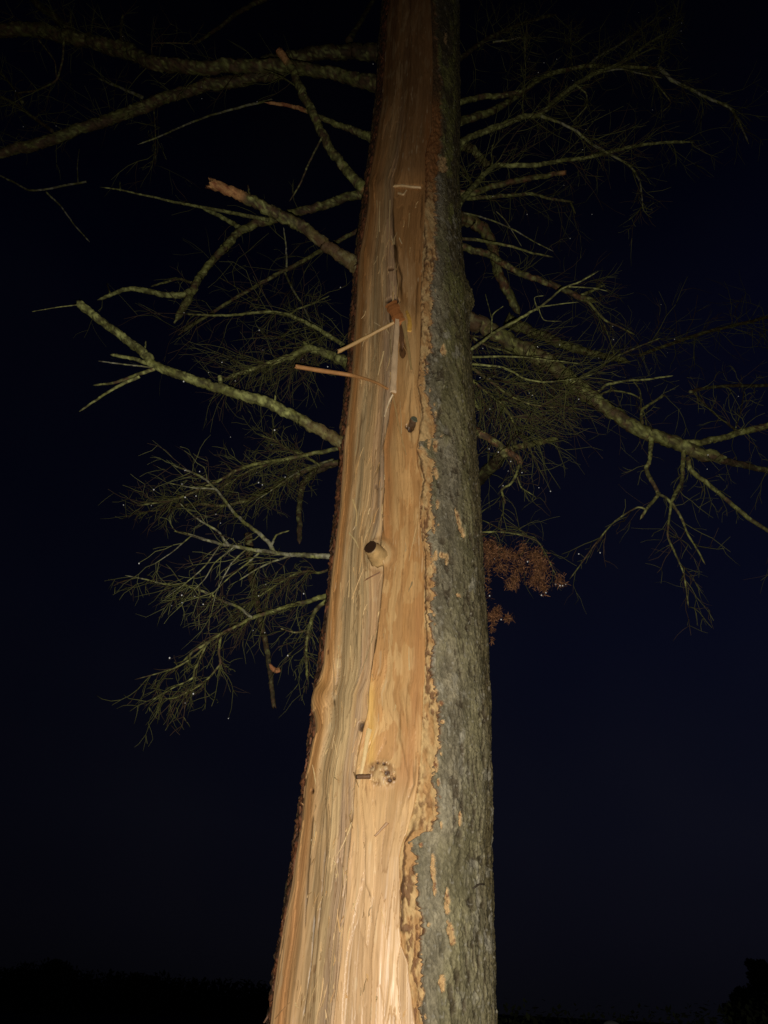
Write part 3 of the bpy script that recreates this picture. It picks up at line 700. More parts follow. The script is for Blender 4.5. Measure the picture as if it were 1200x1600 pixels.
BR([(570, 296), (545, 270), (520, 240), (505, 212), (490, 180), (475, 150), (460, 115), (447, 95), (436, 80)], 15, 13, 2.14, 1.98, 'm', [([(503, 215), (485, 250), (470, 285), (452, 315)], 4, 2.5, .2, 'd'), ([(470, 140), (440, 120), (412, 108)], 3, 2, .1)],
   tipf=.12, broken=True, label='snapped upright branch with a raw torn tip')
BR([(585, 218), (550, 202), (520, 192), (490, 178), (465, 168), (440, 163), (413, 160)], 13, 4, 2.2, 2.2, 'm', tipf=.36, label='branch stripped to orange wood at the tip')
BR([(560, 418), (525, 395), (500, 375), (470, 352), (440, 338), (410, 322), (380, 308), (355, 297), (329, 287)], 21, 17, 2.12, 1.9, 'm', [([(392, 312), (389, 300), (387, 288)], 4, 3, 0)], basef=.35, tipf=.20, broken=True, label='thick broken branch with a rusty snapped end')
BR([(585, 302), (545, 306), (515, 318), (480, 328), (450, 336), (430, 342), (400, 350), (375, 362), (350, 388), (325, 415), (305, 445), (290, 475), (272, 505)], 15, 12, 2.5, 2.6, 'm',
   [([(378, 358), (345, 338), (316, 325)], 9, 6, .0, 'l'), ([(372, 366), (355, 378), (343, 386)], 5, 3), ([(298, 455), (285, 461), (260, 461), (235, 456), (210, 451), (190, 453), (170, 462), (152, 469)], 12, 5, .0, 'l'), ([(300, 442), (280, 436), (255, 442), (235, 448)], 5, 3), ([(172, 458), (167, 442)], 3, 2)],
   dict(n=14, lmin=.1, lmax=.3, r0=.002))
BR([(585, 345), (545, 368), (500, 392), (470, 410), (440, 425), (400, 447), (360, 470), (330, 490), (300, 508), (278, 524)], 8, 5, 2.8, 2.9, 'b', [([(448, 420), (447, 385), (443, 355)], 4, 2, -.2, 'g'), ([(445, 425), (456, 450), (475, 480), (490, 515), (500, 540)], 4, 3, -.1, 'g'), ([(410, 445), (400, 470), (375, 452), (340, 432)], 2.5, 1.5)],
   dict(n=60, lmin=.12, lmax=.45, r0=.0018))
BR([(545, 545), (510, 522), (490, 510), (470, 500), (450, 492), (420, 487), (390, 490), (350, 493), (310, 492), (285, 490)], 8, 3, 2.4, 2.5, 'l', [([(453, 492), (465, 483), (490, 474), (515, 462)], 4, 2, .1)], dict(n=55, lmin=.1, lmax=.38, r0=.0018))
BR([(550, 572), (535, 563), (515, 555), (495, 548), (480, 544), (460, 555), (430, 565), (400, 575), (370, 585), (350, 592)], 17, 5, 2.3, 2.45, 'l', [([(482, 546), (474, 533)], 9, 6, 0)], dict(n=130, lmin=.1, lmax=.36, r0=.0017, droop=.5))
BR([(540, 696), (510, 678), (480, 662), (450, 645), (420, 630), (390, 622), (360, 612), (330, 603), (300, 592), (265, 580), (240, 570), (225, 552), (205, 535), (185, 522), (160, 503), (140, 488), (124, 474)], 19, 13, 2.12, 1.95, 'l',
   [([(242, 572), (215, 562), (190, 557), (172, 554)], 8, 5, .0), ([(238, 574), (200, 570), (153, 564)], 3, 2, 0, 'g'), ([(242, 576), (212, 586), (180, 598), (145, 602)], 7, 3, .05, 'm'), ([(218, 588), (180, 606), (150, 625), (124, 643)], 6, 3, .05, 'l'), ([(344, 606), (344, 586)], 9, 7, 0), ([(430, 632), (430, 616)], 5, 3, 0), ([(226, 550), (228, 532)], 4, 2, 0), ([(126, 476), (90, 480), (50, 487)], 2, 1.2, 0)],
   basef=.14, broken=True, label='long pale lichen covered branch reaching left')
# drooping sprays low on the left
BR([(535, 700), (490, 708), (460, 715), (430, 720), (400, 725), (370, 735), (340, 752), (310, 765), (280, 778), (250, 785), (215, 790)], 8, 3, 2.5, 2.6, 'm', [([(500, 728), (475, 712), (450, 702), (430, 688), (405, 680)], 5, 3, .1, 'l'), ([(430, 722), (390, 735), (350, 760), (320, 775)], 4, 2, .1)], dict(n=170, lmin=.06, lmax=.20, r0=.0018, droop=.15, follow=1.0))
BR([(535, 722), (490, 730), (465, 742), (440, 755), (420, 765), (390, 780), (350, 790), (300, 788), (260, 795), (225, 800)], 9, 3, 2.7, 2.9, 'b', [([(520, 718), (470, 735), (430, 762), (400, 782)], 4, 2, -.2, 'g')], dict(n=150, lmin=.06, lmax=.20, r0=.0018, droop=.2, follow=1.0))
BR([(522, 722), (490, 738), (474, 756), (468, 790), (468, 850)], 12, 8, 2.9, 2.9, 'd', label='rust flaked dead branch hanging straight down')
BR([(520, 870), (480, 868), (450, 867), (425, 863), (400, 860), (375, 855), (345, 850), (320, 843), (295, 835), (272, 830)], 9, 4, 2.25, 2.3, 'g',
   [([(428, 863), (420, 848), (400, 830), (380, 815), (365, 800), (350, 780), (335, 762), (320, 748), (297, 737), (268, 726)], 7.5, 3, .05), ([(424, 852), (432, 836), (452, 829)], 4.5, 2, 0), ([(357, 852), (340, 830), (315, 815), (295, 800), (280, 785)], 5, 2, 0), ([(405, 864), (380, 885), (355, 905), (325, 935)], 3.5, 1.5, .05), ([(455, 868), (425, 878), (400, 890), (372, 908)], 4.5, 2, .05), ([(335, 764), (300, 762), (265, 755)], 3.5, 1.5, 0), ([(345, 850), (320, 885), (285, 915), (258, 935)], 3, 1.5, .05), ([(365, 855), (335, 880), (320, 905), (300, 925)], 3, 1.5, .05), ([(300, 836), (270, 862), (240, 882)], 2.5, 1.2, .05), ([(385, 858), (362, 880), (340, 920), (332, 950)], 3, 1.3, .05)],
   dict(n=70, lmin=.06, lmax=.22, r0=.0016, droop=.6, follow=.9, style='l'))
BR([(520, 928), (480, 940), (450, 947), (420, 957), (395, 965), (370, 978), (350, 988), (330, 1000), (300, 1020), (285, 1034)], 9, 4, 2.35, 2.45, 'm',
   [([(394, 966), (375, 950), (350, 940), (320, 925), (290, 915), (255, 912), (225, 905), (195, 899)], 6, 2, .05, 'g'), ([(345, 990), (342, 1020), (345, 1035), (335, 1050), (320, 1065), (300, 1078), (275, 1090), (255, 1092)], 5, 2, .05), ([(322, 1008), (305, 1045), (300, 1060), (270, 1075), (238, 1094)], 4, 1.5, .05), ([(330, 1000), (305, 1025), (270, 1045), (210, 1062)], 4, 1.5, .05)],
   dict(n=130, lmin=.05, lmax=.18, r0=.0017, droop=.7, follow=.9))
BR([(525, 885), (500, 895), (480, 892), (455, 900), (430, 915), (400, 935), (372, 955)], 5, 2, 2.5, 2.6, 'm', None or (), dict(n=80, lmin=.06, lmax=.22, r0=.0016, droop=.7, follow=.9))
BR([(515, 935), (492, 955), (482, 985), (478, 1020), (480, 1062)], 8, 4, 2.4, 2.45, 'm', [([(482, 985), (460, 988), (438, 982)], 4, 2, 0)], dict(n=40, lmin=.06, lmax=.2, r0=.0015, droop=.8))

# right side, top to bottom
BR([(705, 102), (740, 76), (760, 62), (780, 52), (820, 35), (870, 22)], 9, 5, 2.2, 2.5, 'd', [([(770, 66), (800, 62), (815, 58)], 4, 2.5, 0, 'g')], dict(n=40, lmin=.1, lmax=.45, r0=.0018, droop=0, jit=.14))
BR([(700, 166), (740, 154), (790, 148), (815, 143), (830, 133), (850, 120), (880, 110), (915, 103), (940, 103), (985, 105), (1032, 107)], 10, 5, 2.3, 2.4, 'm',
   [([(917, 103), (935, 88), (960, 75), (990, 55), (1030, 25)], 5, 2.5, .1, 'g'), ([(1030, 106), (1050, 125), (1080, 140), (1110, 155), (1140, 168), (1155, 190), (1170, 225)], 7, 2.5, .1, 'g'), ([(1028, 103), (1040, 65), (1055, 35), (1062, -10)], 4.5, 3, .1, 'g'), ([(895, 108), (892, 80), (893, 30)], 2.5, 1.5, .1), ([(1015, 107), (1025, 130), (1048, 160), (1035, 175)], 3, 2, .1)],
   dict(n=190, lmin=.08, lmax=.32, r0=.0022, droop=.0, jit=.16, follow=1.2))
BR([(705, 194), (740, 184), (770, 174), (800, 156), (820, 142)], 13, 10, 2.5, 2.55, 'm')
BR([(705, 232), (740, 212), (770, 200), (800, 190), (820, 182), (842, 180), (852, 173), (870, 155), (900, 132), (930, 115), (960, 103), (985, 90), (1010, 70), (1037, 53)], 11, 4, 2.15, 2.3, 'l',
   [([(845, 181), (870, 190), (900, 205), (925, 225), (960, 245), (985, 260), (1000, 285), (1005, 330)], 5.5, 2, .1, 'g'), ([(960, 103), (985, 92), (1010, 80), (1026, 74)], 4, 2.5, .05), ([(900, 133), (915, 145), (917, 165), (895, 190)], 3, 2, .05), ([(935, 113), (970, 108), (1000, 115), (1035, 122)], 3.5, 2, .05, 'g'), ([(817, 182), (817, 155), (821, 110), (820, 60)], 2.5, 1.5, .05), ([(858, 168), (858, 148)], 2.5, 1.5, 0)],
   dict(n=190, lmin=.08, lmax=.32, r0=.0022, droop=.0, jit=.16, follow=1.2))
BR([(715, 222), (738, 234), (752, 248), (768, 266)], 15, 11, 2.6, 2.7, 'm')
BR([(708, 334), (725, 310), (745, 285), (765, 265), (778, 258), (800, 258), (840, 258), (880, 250), (925, 245), (960, 235), (1000, 227), (1040, 222), (1085, 222)], 10, 4, 2.15, 2.4, 'l', [([(740, 293), (728, 270), (716, 255)], 6, 4, .2, 'm'), ([(770, 260), (768, 240), (770, 225)], 3, 2, 0)], dict(n=110, lmin=.1, lmax=.34, r0=.0018, droop=.1, jit=.14))
BR([(710, 302), (740, 302), (765, 292), (790, 287), (820, 280), (850, 275), (882, 270)], 11, 8, 2.3, 2.3, 'r', tipf=.04, broken=True)
BR([(715, 310), (770, 308), (800, 305), (830, 303), (860, 310), (897, 316)], 8, 4, 2.5, 2.6, 'm', [([(892, 316), (894, 322), (899, 334)], 4, 2.5, 0)], dict(n=40, lmin=.1, lmax=.35, r0=.0016, droop=.4))
BR([(705, 335), (735, 345), (755, 358), (768, 378), (772, 400), (780, 430), (795, 460), (812, 492)], 20, 13, 2.4, 2.8, 'r')
BR([(710, 330), (745, 337), (775, 347), (805, 360), (835, 378), (865, 393)], 3.5, 2, 2.4, 2.4, 'g', [([(775, 330), (790, 345), (815, 385)], 2, 1.2)])
BR([(705, 372), (740, 374), (770, 380), (800, 385), (830, 395), (865, 402)], 6, 3, 2.2, 2.3, 'm')
BR([(705, 380), (735, 390), (765, 398), (790, 415), (820, 430), (850, 440), (880, 452), (905, 464), (935, 472)], 12, 9, 2.4, 2.5, 'r', [([(915, 468), (925, 478), (945, 500), (970, 512), (992, 523)], 5, 3, .1, 'm'), ([(908, 462), (930, 452), (945, 445)], 7, 3, 0, 'l')], dict(n=50, lmin=.1, lmax=.35, r0=.0016, droop=.3))
BR([(790, 500), (830, 518), (870, 535), (900, 545), (940, 555), (985, 566)], 18, 9, 2.9, 3.1, 'm', [([(940, 572), (965, 556), (990, 545), (1032, 528)], 4.5, 2.5, -.2), ([(962, 562), (956, 540), (943, 505)], 3, 1.5, -.2), ([(1000, 555), (1040, 540), (1100, 520), (1215, 492)], 6, 6, .4, 'b')], dict(n=110, lmin=.12, lmax=.4, r0=.0018, droop=.3))
big, bigP = BR([(712, 496), (750, 507), (770, 517), (790, 530), (820, 545), (850, 562), (880, 585), (910, 610), (930, 625), (960, 648), (990, 668), (1020, 680), (1050, 690), (1075, 700), (1100, 710), (1135, 715)], 26, 22, 2.35, 2.4, 'm',
   [([(1058, 692), (1090, 692), (1120, 686), (1150, 678), (1180, 670), (1215, 660)], 12, 10, .0, 'm'), ([(1105, 712), (1150, 724), (1210, 738)], 13, 9, .2, 'd'), ([(1018, 684), (1016, 715), (1010, 735), (1020, 755), (1029, 772), (1012, 793), (1000, 812)], 8, 5, .05, 'm'), ([(1026, 770), (1048, 785), (1043, 835), (1055, 865), (1068, 895), (1076, 950)], 5, 2, .05, 'm'), ([(1008, 795), (995, 793), (960, 815), (930, 850), (905, 885), (890, 905)], 3, 2, .05, 'm'), ([(1068, 705), (1066, 750), (1056, 770), (1048, 786)], 8, 6, .0, 'm'), ([(1050, 785), (1065, 810), (1075, 835), (1090, 860), (1102, 882)], 5, 2.5, .05, 'm'), ([(1075, 715), (1080, 735), (1105, 755), (1140, 785), (1170, 810), (1235, 852)], 8, 6, .05, 'm'), ([(1003, 672), (1003, 642), (1015, 632), (1040, 616)], 6, 4, 0, 'm'), ([(935, 612), (950, 600), (980, 595), (1010, 593), (1052, 587)], 5, 2.5, 0, 'l'), ([(1002, 640), (1000, 610), (985, 590)], 3, 2, .1, 'm'), ([(930, 620), (955, 610), (985, 615), (1005, 625)], 4, 2.5, .1, 'm'), ([(1155, 676), (1140, 665), (1110, 640), (1080, 610)], 4.5, 3, .3, 'd'), ([(1078, 612), (1120, 604), (1215, 602)], 6, 6, .5, 'd'), ([(1150, 668), (1158, 640), (1164, 605)], 2.5, 2, .3, 'd')],
   dict(n=150, lmin=.06, lmax=.24, r0=.0016, droop=.4, tmin=.05), basef=.12, label='thick mossy branch reaching right and forking')
# twiggy brush on the right of the trunk
BR([(728, 552), (752, 535), (775, 518), (800, 505), (825, 490), (850, 475), (880, 450), (907, 440), (935, 424)], 6, 2, 2.1, 1.9, 'l', [([(768, 522), (770, 492), (787, 478)], 3, 1.5, 0), ([(769, 500), (758, 458)], 2, 1.2, .1), ([(840, 480), (875, 475), (905, 472)], 2.5, 1.2, 0), ([(888, 448), (925, 450), (950, 455)], 2, 1.2, 0), ([(840, 478), (850, 500), (878, 502)], 2, 1.2, 0), ([(840, 485), (835, 465), (850, 462)], 2, 1.2, 0)])
BR([(728, 558), (780, 557), (820, 558), (860, 563), (905, 568)], 4.5, 1.8, 2.15, 2.15, 'l')
BR([(728, 568), (780, 573), (800, 580), (820, 592), (850, 597), (885, 594), (925, 586)], 4.5, 2, 2.15, 2.1, 'l', (), dict(n=26, lmin=.08, lmax=.25, r0=.0015, droop=.5))
BR([(728, 568), (765, 595), (800, 620), (830, 632), (870, 637)], 6, 2, 2.2, 2.2, 'm', [([(775, 594), (805, 600), (835, 608)], 2.5, 1.5), ([(835, 640), (860, 625), (880, 607)], 2, 1.2)], dict(n=85, lmin=.10, lmax=.36, r0=.0017, droop=.3, follow=1.1, jit=.2, tmin=.0))
BR([(728, 586), (760, 612), (785, 633), (800, 655), (810, 682)], 5, 2.5, 2.2, 2.2, 'm', [([(800, 650), (835, 658)], 2, 1.2)], dict(n=95, lmin=.10, lmax=.34, r0=.0017, droop=.5, follow=.8, jit=.2, tmin=.0))
BR([(728, 520), (760, 540), (800, 552), (850, 575), (890, 600)], 4, 2, 2.5, 2.6, 'm', (), dict(n=110, lmin=.12, lmax=.42, r0=.0017, droop=.3, follow=1.0, jit=.14, tmin=.0))
BR([(730, 662), (742, 672), (765, 685), (790, 703), (810, 716), (814, 728)], 15, 9, 2.2, 2.25, 'r', [([(798, 702), (830, 694), (872, 686)], 10, 8, .1, 'm'), ([(790, 705), (770, 726), (745, 752)], 18, 20, .5, 'd'), ([(813, 724), (805, 745), (798, 756), (784, 766), (790, 787)], 5, 4, .0, 'm'), ([(808, 745), (815, 762), (835, 775)], 3, 1.5, .05, 'm')], dict(n=40, lmin=.06, lmax=.22, r0=.0015, droop=.7), label='rust flaked branch with a short mossy fork')
BR([(738, 618), (748, 640), (757, 622)], 7, 4, 2.3, 2.3, 'm')

# ------------------------------------------------------------------ spray of dead rusty needles
ns_o, nsP = BR([(740, 832), (780, 831), (810, 835), (840, 846), (855, 870), (868, 898)], 3.5, 1.8, 2.45, 2.45, 'm', [([(790, 831), (765, 818), (752, 812)], 3, 1.5), ([(822, 838), (808, 825), (790, 822)], 2.5, 1.5), ([(845, 852), (835, 840), (820, 836)], 2, 1.2)], dict(n=26, lmin=.08, lmax=.22, r0=.0013, droop=.9), label='drooping spray of dead rusty needles')
rs = np.random.default_rng(77)
VV, FF, CC = [], [], []; off = 0
CLU = [(760, 852, 14, 15, 150), (772, 862, 14, 14, 150), (764, 876, 10, 16, 70), (790, 866, 14, 10, 110), (806, 868, 12, 8, 90), (818, 855, 6, 10, 40), (782, 885, 12, 12, 90), (812, 888, 14, 12, 130), (803, 905, 10, 8, 90), (798, 915, 10, 5, 60), (835, 868, 14, 12, 150), (845, 885, 14, 16, 200), (840, 905, 14, 12, 170), (850, 918, 6, 10, 60), (874, 903, 9, 9, 40), (876, 912, 9, 4, 20), (770, 962, 12, 9, 110), (776, 955, 7, 8, 50), (794, 965, 7, 5, 50), (768, 982, 4, 6, 18), (769, 1000, 4, 7, 14), (762, 905, 6, 40, 50)]
for kx, ky, rx, ry, cnt in CLU:
    for _ in range(int(cnt * 2.2)):
        u, v = rs.normal(0, .50, 2)
        p = at(kx + u * rx, ky + v * ry, 2.45 + rs.normal(0, .035))
        d = rs.normal(0, 1, 3) + np.array([0, 0, -.6]); d /= np.linalg.norm(d)
        s_ = np.cross(d, rs.normal(0, 1, 3)); s_ /= np.linalg.norm(s_)
        Ln = .010 + .012 * rs.random(); w = .0009 + .0007 * rs.random()
        VV.append(np.array([p - s_ * w, p + s_ * w, p + d * Ln * .6 + s_ * w * .8, p + d * Ln, p + d * Ln * .6 - s_ * w * .8]))
        FF.append(np.array([[0, 1, 2, 4]]) + off); FF.append(np.array([[4, 2, 3]]) + off); off += 5
        c_ = mix(C3(.17, .070, .030), C3(.29, .145, .07), rs.random()) * (.25 + .85 * rs.random())
        CC.append(np.broadcast_to(c_, (5, 3)))
    if rs.random() < .35: _drops.append(at(kx + rs.normal(0, rx * .4), ky + ry * .8, 2.42))
nd = add_mesh('needles', np.vstack(VV), [np.vstack([f for f in FF if f.shape[1] == 4]), np.vstack([f for f in FF if f.shape[1] == 3])], np.vstack(CC), M_NEEDLE, ns_o, False)
nd['kind'] = 'stuff'

# ------------------------------------------------------------------ splinters standing off the split
def splinter(pts, w0, w1, offs, colr, th=.35, name='splinter', label=None, mat=None, raw=False):
    pts = np.array(pts, float); m = len(pts)
    base = np.array([surf(x, y) for x, y in pts])
    P3 = []
    for b_, (x, y), o_ in zip(base, pts, offs):
        d = pray(x, y); d = d / np.linalg.norm(d)
        t = np.linalg.norm(b_ - CAM) - o_
        P3.append(CAM + d * t)
    P3 = np.array(P3); n = max(6, m * 6)
    P = cat(P3, n); _, _, dep = proj(P); s = np.linspace(0, 1, n)
    P = P + .0022 * (np.stack([fbm(s * 3 + k_ * 7.7, s * 0 + pts[0, 1], 5, 2) for k_ in range(3)], 1) - .5) * np.minimum(1, np.minimum(s, 1.2 - s) * 5)[:, None] * min(1, w0 / 4)
    W = .5 * (w0 + (w1 - w0) * s) * dep / FP
    T = np.gradient(P, axis=0); T /= np.linalg.norm(T, axis=1)[:, None]
    vw = P - CAM; vw /= np.linalg.norm(vw, axis=1)[:, None]
    X = np.cross(T, vw); X /= np.linalg.norm(X, axis=1)[:, None]; Yv = np.cross(X, T)
    W = W * (1 + .25 * (vn(s * 9, s * 0, int(pts[0, 0])) - .5))
    prof = [(-1, -.25), (-.55, -1), (.6, -.9), (1, -.1), (.7, .9), (-.6, 1)]
    V = np.stack([P + X * (W * a)[:, None] + Yv * (W * th * b)[:, None] for a, b in prof], 1)
    V[0] += T[0] * .004 * rng.normal(0, 1, (6, 1)); V[-1] += T[-1] * .5 * W[-1] * rng.normal(0, 1, (6, 1))
    V = V.reshape(-1, 3); F = [grid_faces(n, 6, True)]
    V = np.vstack([V, P[0], P[-1]]); j = np.arange(6); j2 = (j + 1) % 6
    caps = np.vstack([np.stack([j2, j, np.full(6, n * 6)], 1), np.stack([(n - 1) * 6 + j, (n - 1) * 6 + j2, np.full(6, n * 6 + 1)], 1)])
    if raw: return V, F + [caps]
    cc = np.broadcast_to(C3(*colr), V.shape) * (.75 + .5 * fbm3(V * 120, 5, 2))[:, None]
    o = add_mesh(name, V, F + [caps], cc, mat or M_SPLIT, tree, False)
    if label: o['label'] = label
    return o
splinter([(621, 501), (575, 526), (529, 549)], 5, 6, (.012, .05, .085), (.50, .31, .12), .7, label='tan splinter pointing down to the left')
splinter([(606, 608), (590, 599), (570, 592), (545, 586), (500, 579), (462, 573)], 4, 7, (.004, .010, .022, .05, .10, .14), (.46, .23, .085), .7, label='long orange splinter sticking out to the left')
splinter([(621, 500), (618, 545), (614, 612)], 7, 10, (.036, .030, .010), (.62, .44, .27), .3, label='pale flat splinter hanging straight down')
splinter([(611, 475), (618, 489), (627, 506)], 20, 16, (.010, .026, .040), (.42, .16, .05), .35, label='rusty bent flap of wood above the splinters')
splinter([(629, 496), (636, 535), (643, 578)], 7, 3, (.026, .018, .005), (.36, .24, .10), .4)
splinter([(635, 486), (640, 500), (640, 517)], 4, 8, (.006, .012, .006), (.60, .34, .07), .4, label='small golden chip')
splinter([(612, 606), (622, 660), (635, 712)], 4, 2, (.010, .006, .003), (.44, .27, .11), .5)
splinter([(613, 618), (607, 630), (601, 650)], 3, 2, (.005, .004, .003), (.64, .50, .32), .5)
splinter([(586, 1306), (595, 1297), (606, 1286)], 3, 5, (.003, .004, .004), (.36, .20, .09), .4)
splinter([(571, 906), (582, 900), (594, 894)], 2.2, 2, (.003, .004, .003), (.20, .10, .05), .5)
splinter([(577, 1140), (571, 1175), (564, 1212)], 8, 4, (.004, .007, .004), (.62, .45, .22), .3)
splinter([(615, 291), (628, 290), (642, 292), (658, 293)], 4, 4, (.012, .016, .014, .010), (.56, .38, .19), .8, label='thin curled shaving across the broken panel')
splinter([(622, 302), (630, 304), (635, 297)], 4, 2, (.006, .010, .008), (.54, .38, .20), .5)
splinter([(545, 832), (556, 846), (560, 856)], 3, 1.5, (.003, .005, .006), (.60, .45, .22), .4)
splinter([(551, 780), (557, 800), (556, 822)], 3, 2, (.003, .004, .004), (.58, .41, .19), .4)
splinter([(624, 372), (628, 381)], 2, 1.5, (.004, .006), (.6, .45, .25), .5)
splinter([(585, 504), (594, 509)], 1.6, 1.2, (.003, .005), (.6, .45, .25), .5)
splinter([(602, 512), (608, 521)], 1.8, 1.2, (.003, .005), (.6, .45, .25), .5)
splinter([(430, 1592), (440, 1580), (453, 1566)], 1.6, 1.2, (.003, .006, .006), (.35, .2, .09), .5)
splinter([(472, 1255), (480, 1268)], 1.8, 1.2, (.004, .008), (.36, .2, .09), .5)
FV, FQ, FT, FCc = [], [], [], []; off = 0
for _ in range(210):                                # short fibres lifting off the torn wood
    y = rs.uniform(310, 1595); f = rs.random(); w_ = rs.random()
    x = PL(_A1, y) + (PL(_A3, y) - PL(_A1, y)) * f if w_ < .55 else (PL(_A1, y) if w_ < .68 else PL(_A3, y) if w_ < .84 else PL(_A3, y) + (PL(_B, y) - PL(_A3, y)) * f) + rs.normal(0, 3)
    Ln = rs.exponential(16) + 7; Ln = min(Ln, 75); dy = Ln * (1 if rs.random() < .6 else -1); dx = rs.normal(0, .14) * Ln - .13 * dy
    sh = rs.choice([.55, .8, 1.0, 1.15, 1.25])
    V, F = splinter([(x, y), (x + dx * .5, y + dy * .5), (x + dx + rs.normal(0, 2), y + dy)], rs.uniform(1.2, 3.4), .7, (-.001, .002, rs.uniform(.002, .012)), None, .5, raw=True)
    FV.append(V); FQ.append(F[0] + off); FT.append(F[1] + off); off += len(V)
    FCc.append(np.broadcast_to(mix(C3(.52, .385, .20), C3(.48, .28, .11), rs.random()) * sh, V.shape))
fb = add_mesh('wood_fibres', np.vstack(FV), [np.vstack(FQ), np.vstack(FT)], np.vstack(FCc), M_SPLIT, tree, False); fb['kind'] = 'stuff'

# knots standing proud of the wood
def knot(p0, p1, o0, o1, r0, r1, colr, endc, name='knot', label=None):
    a = surf(*p0); b = surf(*p1)
    da = pray(*p0); da /= np.linalg.norm(da); dbb = pray(*p1); dbb /= np.linalg.norm(dbb)
    A = CAM + da * (np.linalg.norm(a - CAM) - o0); Bq = CAM + dbb * (np.linalg.norm(a - CAM) - o1)
    n = 10; P = A + (Bq - A) * np.linspace(0, 1, n)[:, None]; _, _, dep = proj(P)
    R = (r0 + (r1 - r0) * np.linspace(0, 1, n) ** .7) * dep / FP
    V, F, n, sd = tube(P, R, 20, .22, 9, 45)
    T, N, Bn = frames(P); aa = np.linspace(0, 2 * math.pi, sd, endpoint=False)
    rings = []
    for f_, dpt in ((.95, .0005), (.80, .0008), (.40, .0003)):
        rings.append(P[-1] + T[-1] * dpt + (N[-1] * np.cos(aa)[:, None] + Bn[-1] * np.sin(aa)[:, None]) * R[-1] * f_)
    base = len(V); V = np.vstack([V] + rings); last = (n - 1) * sd
    ff = []
    prev = last
    for k_ in range(3):
        cur = base + k_ * sd
        j = np.arange(sd); j2 = (j + 1) % sd
        ff.append(np.stack([prev + j, prev + j2, cur + j2, cur + j], 1)); prev = cur
    cap0 = F[1][:sd]
    V[n * sd + 1] = P[-1]
    j = np.arange(sd); j2 = (j + 1) % sd
    capn = np.stack([prev + j, prev + j2, np.full(sd, n * sd + 1)], 1)
    cc = np.broadcast_to(C3(*colr), V.shape) * (.45 + 1.1 * fbm3(V * np.array([70, 70, 70]), 3, 4))[:, None]
    cc = cc.copy(); cc[last:last + sd] *= .8
    cc[base:] = C3(*endc); cc[n * sd + 1] = C3(*endc); cc[base:base + sd] = C3(*endc) * 1.6
    o = add_mesh(name, V, [F[0]] + [np.vstack(ff)] + [np.vstack([cap0, capn])], cc, M_SPLIT, tree)
    if label: o['label'] = label
knot((594, 872), (579, 855), -.014, .026, 18, 11, (.46, .30, .13), (.036, .018, .010), label='protruding knot stub with a dark end')
knot((643, 664), (648, 655), -.006, .012, 6, 6, (.10, .06, .035), (.11, .115, .075), label='small grey green knot in a dark hole')
knot((578, 1213), (557, 1214), .000, .010, 4.2, 3.4, (.13, .07, .035), (.05, .028, .016), label='dark brown peg beside the large knot')
# dead twiglet on the right edge of the bark
pA, pB = bsurf(739, 1388), bsurf(755, 1384)
Pq = cat(np.array([pA, (pA + pB) / 2 + np.array([0, -.012, .004]), pB + np.array([0, -.02, 0])]), 8)
V, F, n, sd = tube(Pq, np.linspace(.0028, .0018, 8), 6, .2, 4)
add_mesh('dead_twig', V, F, np.broadcast_to(C3(.04, .03, .02), V.shape), M_TWIG, tree)

# ragged flakes of bark along the left edge of the split
VV, FF, CC = [], [], []; off = 0
for y in np.arange(-20, 1640, 7.5):
    i = int(np.argmin(np.abs(yt - y))) + len(zb)
    ph = phL[i] - rs.uniform(.02, .35); rad = RR[i] - rs.uniform(.006, .014)
    c0 = np.array([CX[i] + rad * math.sin(ph), CY - rad * math.cos(ph), Z[i] + rs.uniform(-.01, .01)])
    nrm = np.array([math.sin(ph), -math.cos(ph), 0]); tg = np.array([math.cos(ph), math.sin(ph), 0])
    hgt = rs.uniform(.010, .034); wd = rs.uniform(.002, .006); lift = rs.uniform(.000, .003) if rs.random() < .93 else .010
    tip = c0 + np.array([0, 0, hgt * (1 if rs.random() < .5 else -1)]) + nrm * lift
    V = np.array([c0 - tg * wd, c0 + tg * wd, tip + tg * wd * .5, tip - tg * wd * .6, c0 - tg * wd - nrm * .005, c0 + tg * wd - nrm * .005, tip + tg * wd * .5 - nrm * .004, tip - tg * wd * .6 - nrm * .004])
    VV.append(V); FF.append(np.array([[0, 1, 2, 3], [7, 6, 5, 4], [0, 4, 5, 1], [1, 5, 6, 2], [2, 6, 7, 3], [3, 7, 4, 0]]) + off); off += 8
    c_ = mix(C3(.17, .065, .028), C3(.06, .035, .02), rs.random()) * (.6 + .8 * rs.random()); CC.append(np.broadcast_to(c_, (8, 3)))
fk = add_mesh('bark_flakes', np.vstack(VV), [np.vstack(FF)], np.vstack(CC), M_BARK, tree, False); fk['kind'] = 'stuff'

# ------------------------------------------------------------------ broken branch caught in the twigs
hpts = [(388, 835), (390, 870), (393, 900), (400, 940), (410, 985), (418, 1020), (423, 1060), (428, 1104)]
hb, hP = px_branch('broken_branch', hpts, 13, 7, 2.75, 2.7, 'd', None, 9001, 0, 0, .3, True)
tag(hb, 'dark dead branch hanging straight down among bare twigs left of the trunk', 'branch')
hc = [(434, 1046, .02)]
V, F, n, sd = tube(cat(np.vstack([hP[int(len(hP) * .78)], at(430, 1048, 2.70), at(437, 1046, 2.69)]), 6), np.linspace(.008, .011, 6), 7, .2, 8)
add_mesh('bark_flap', V, F, np.broadcast_to(C3(.46, .20, .09), V.shape), M_BRANCH, hb)

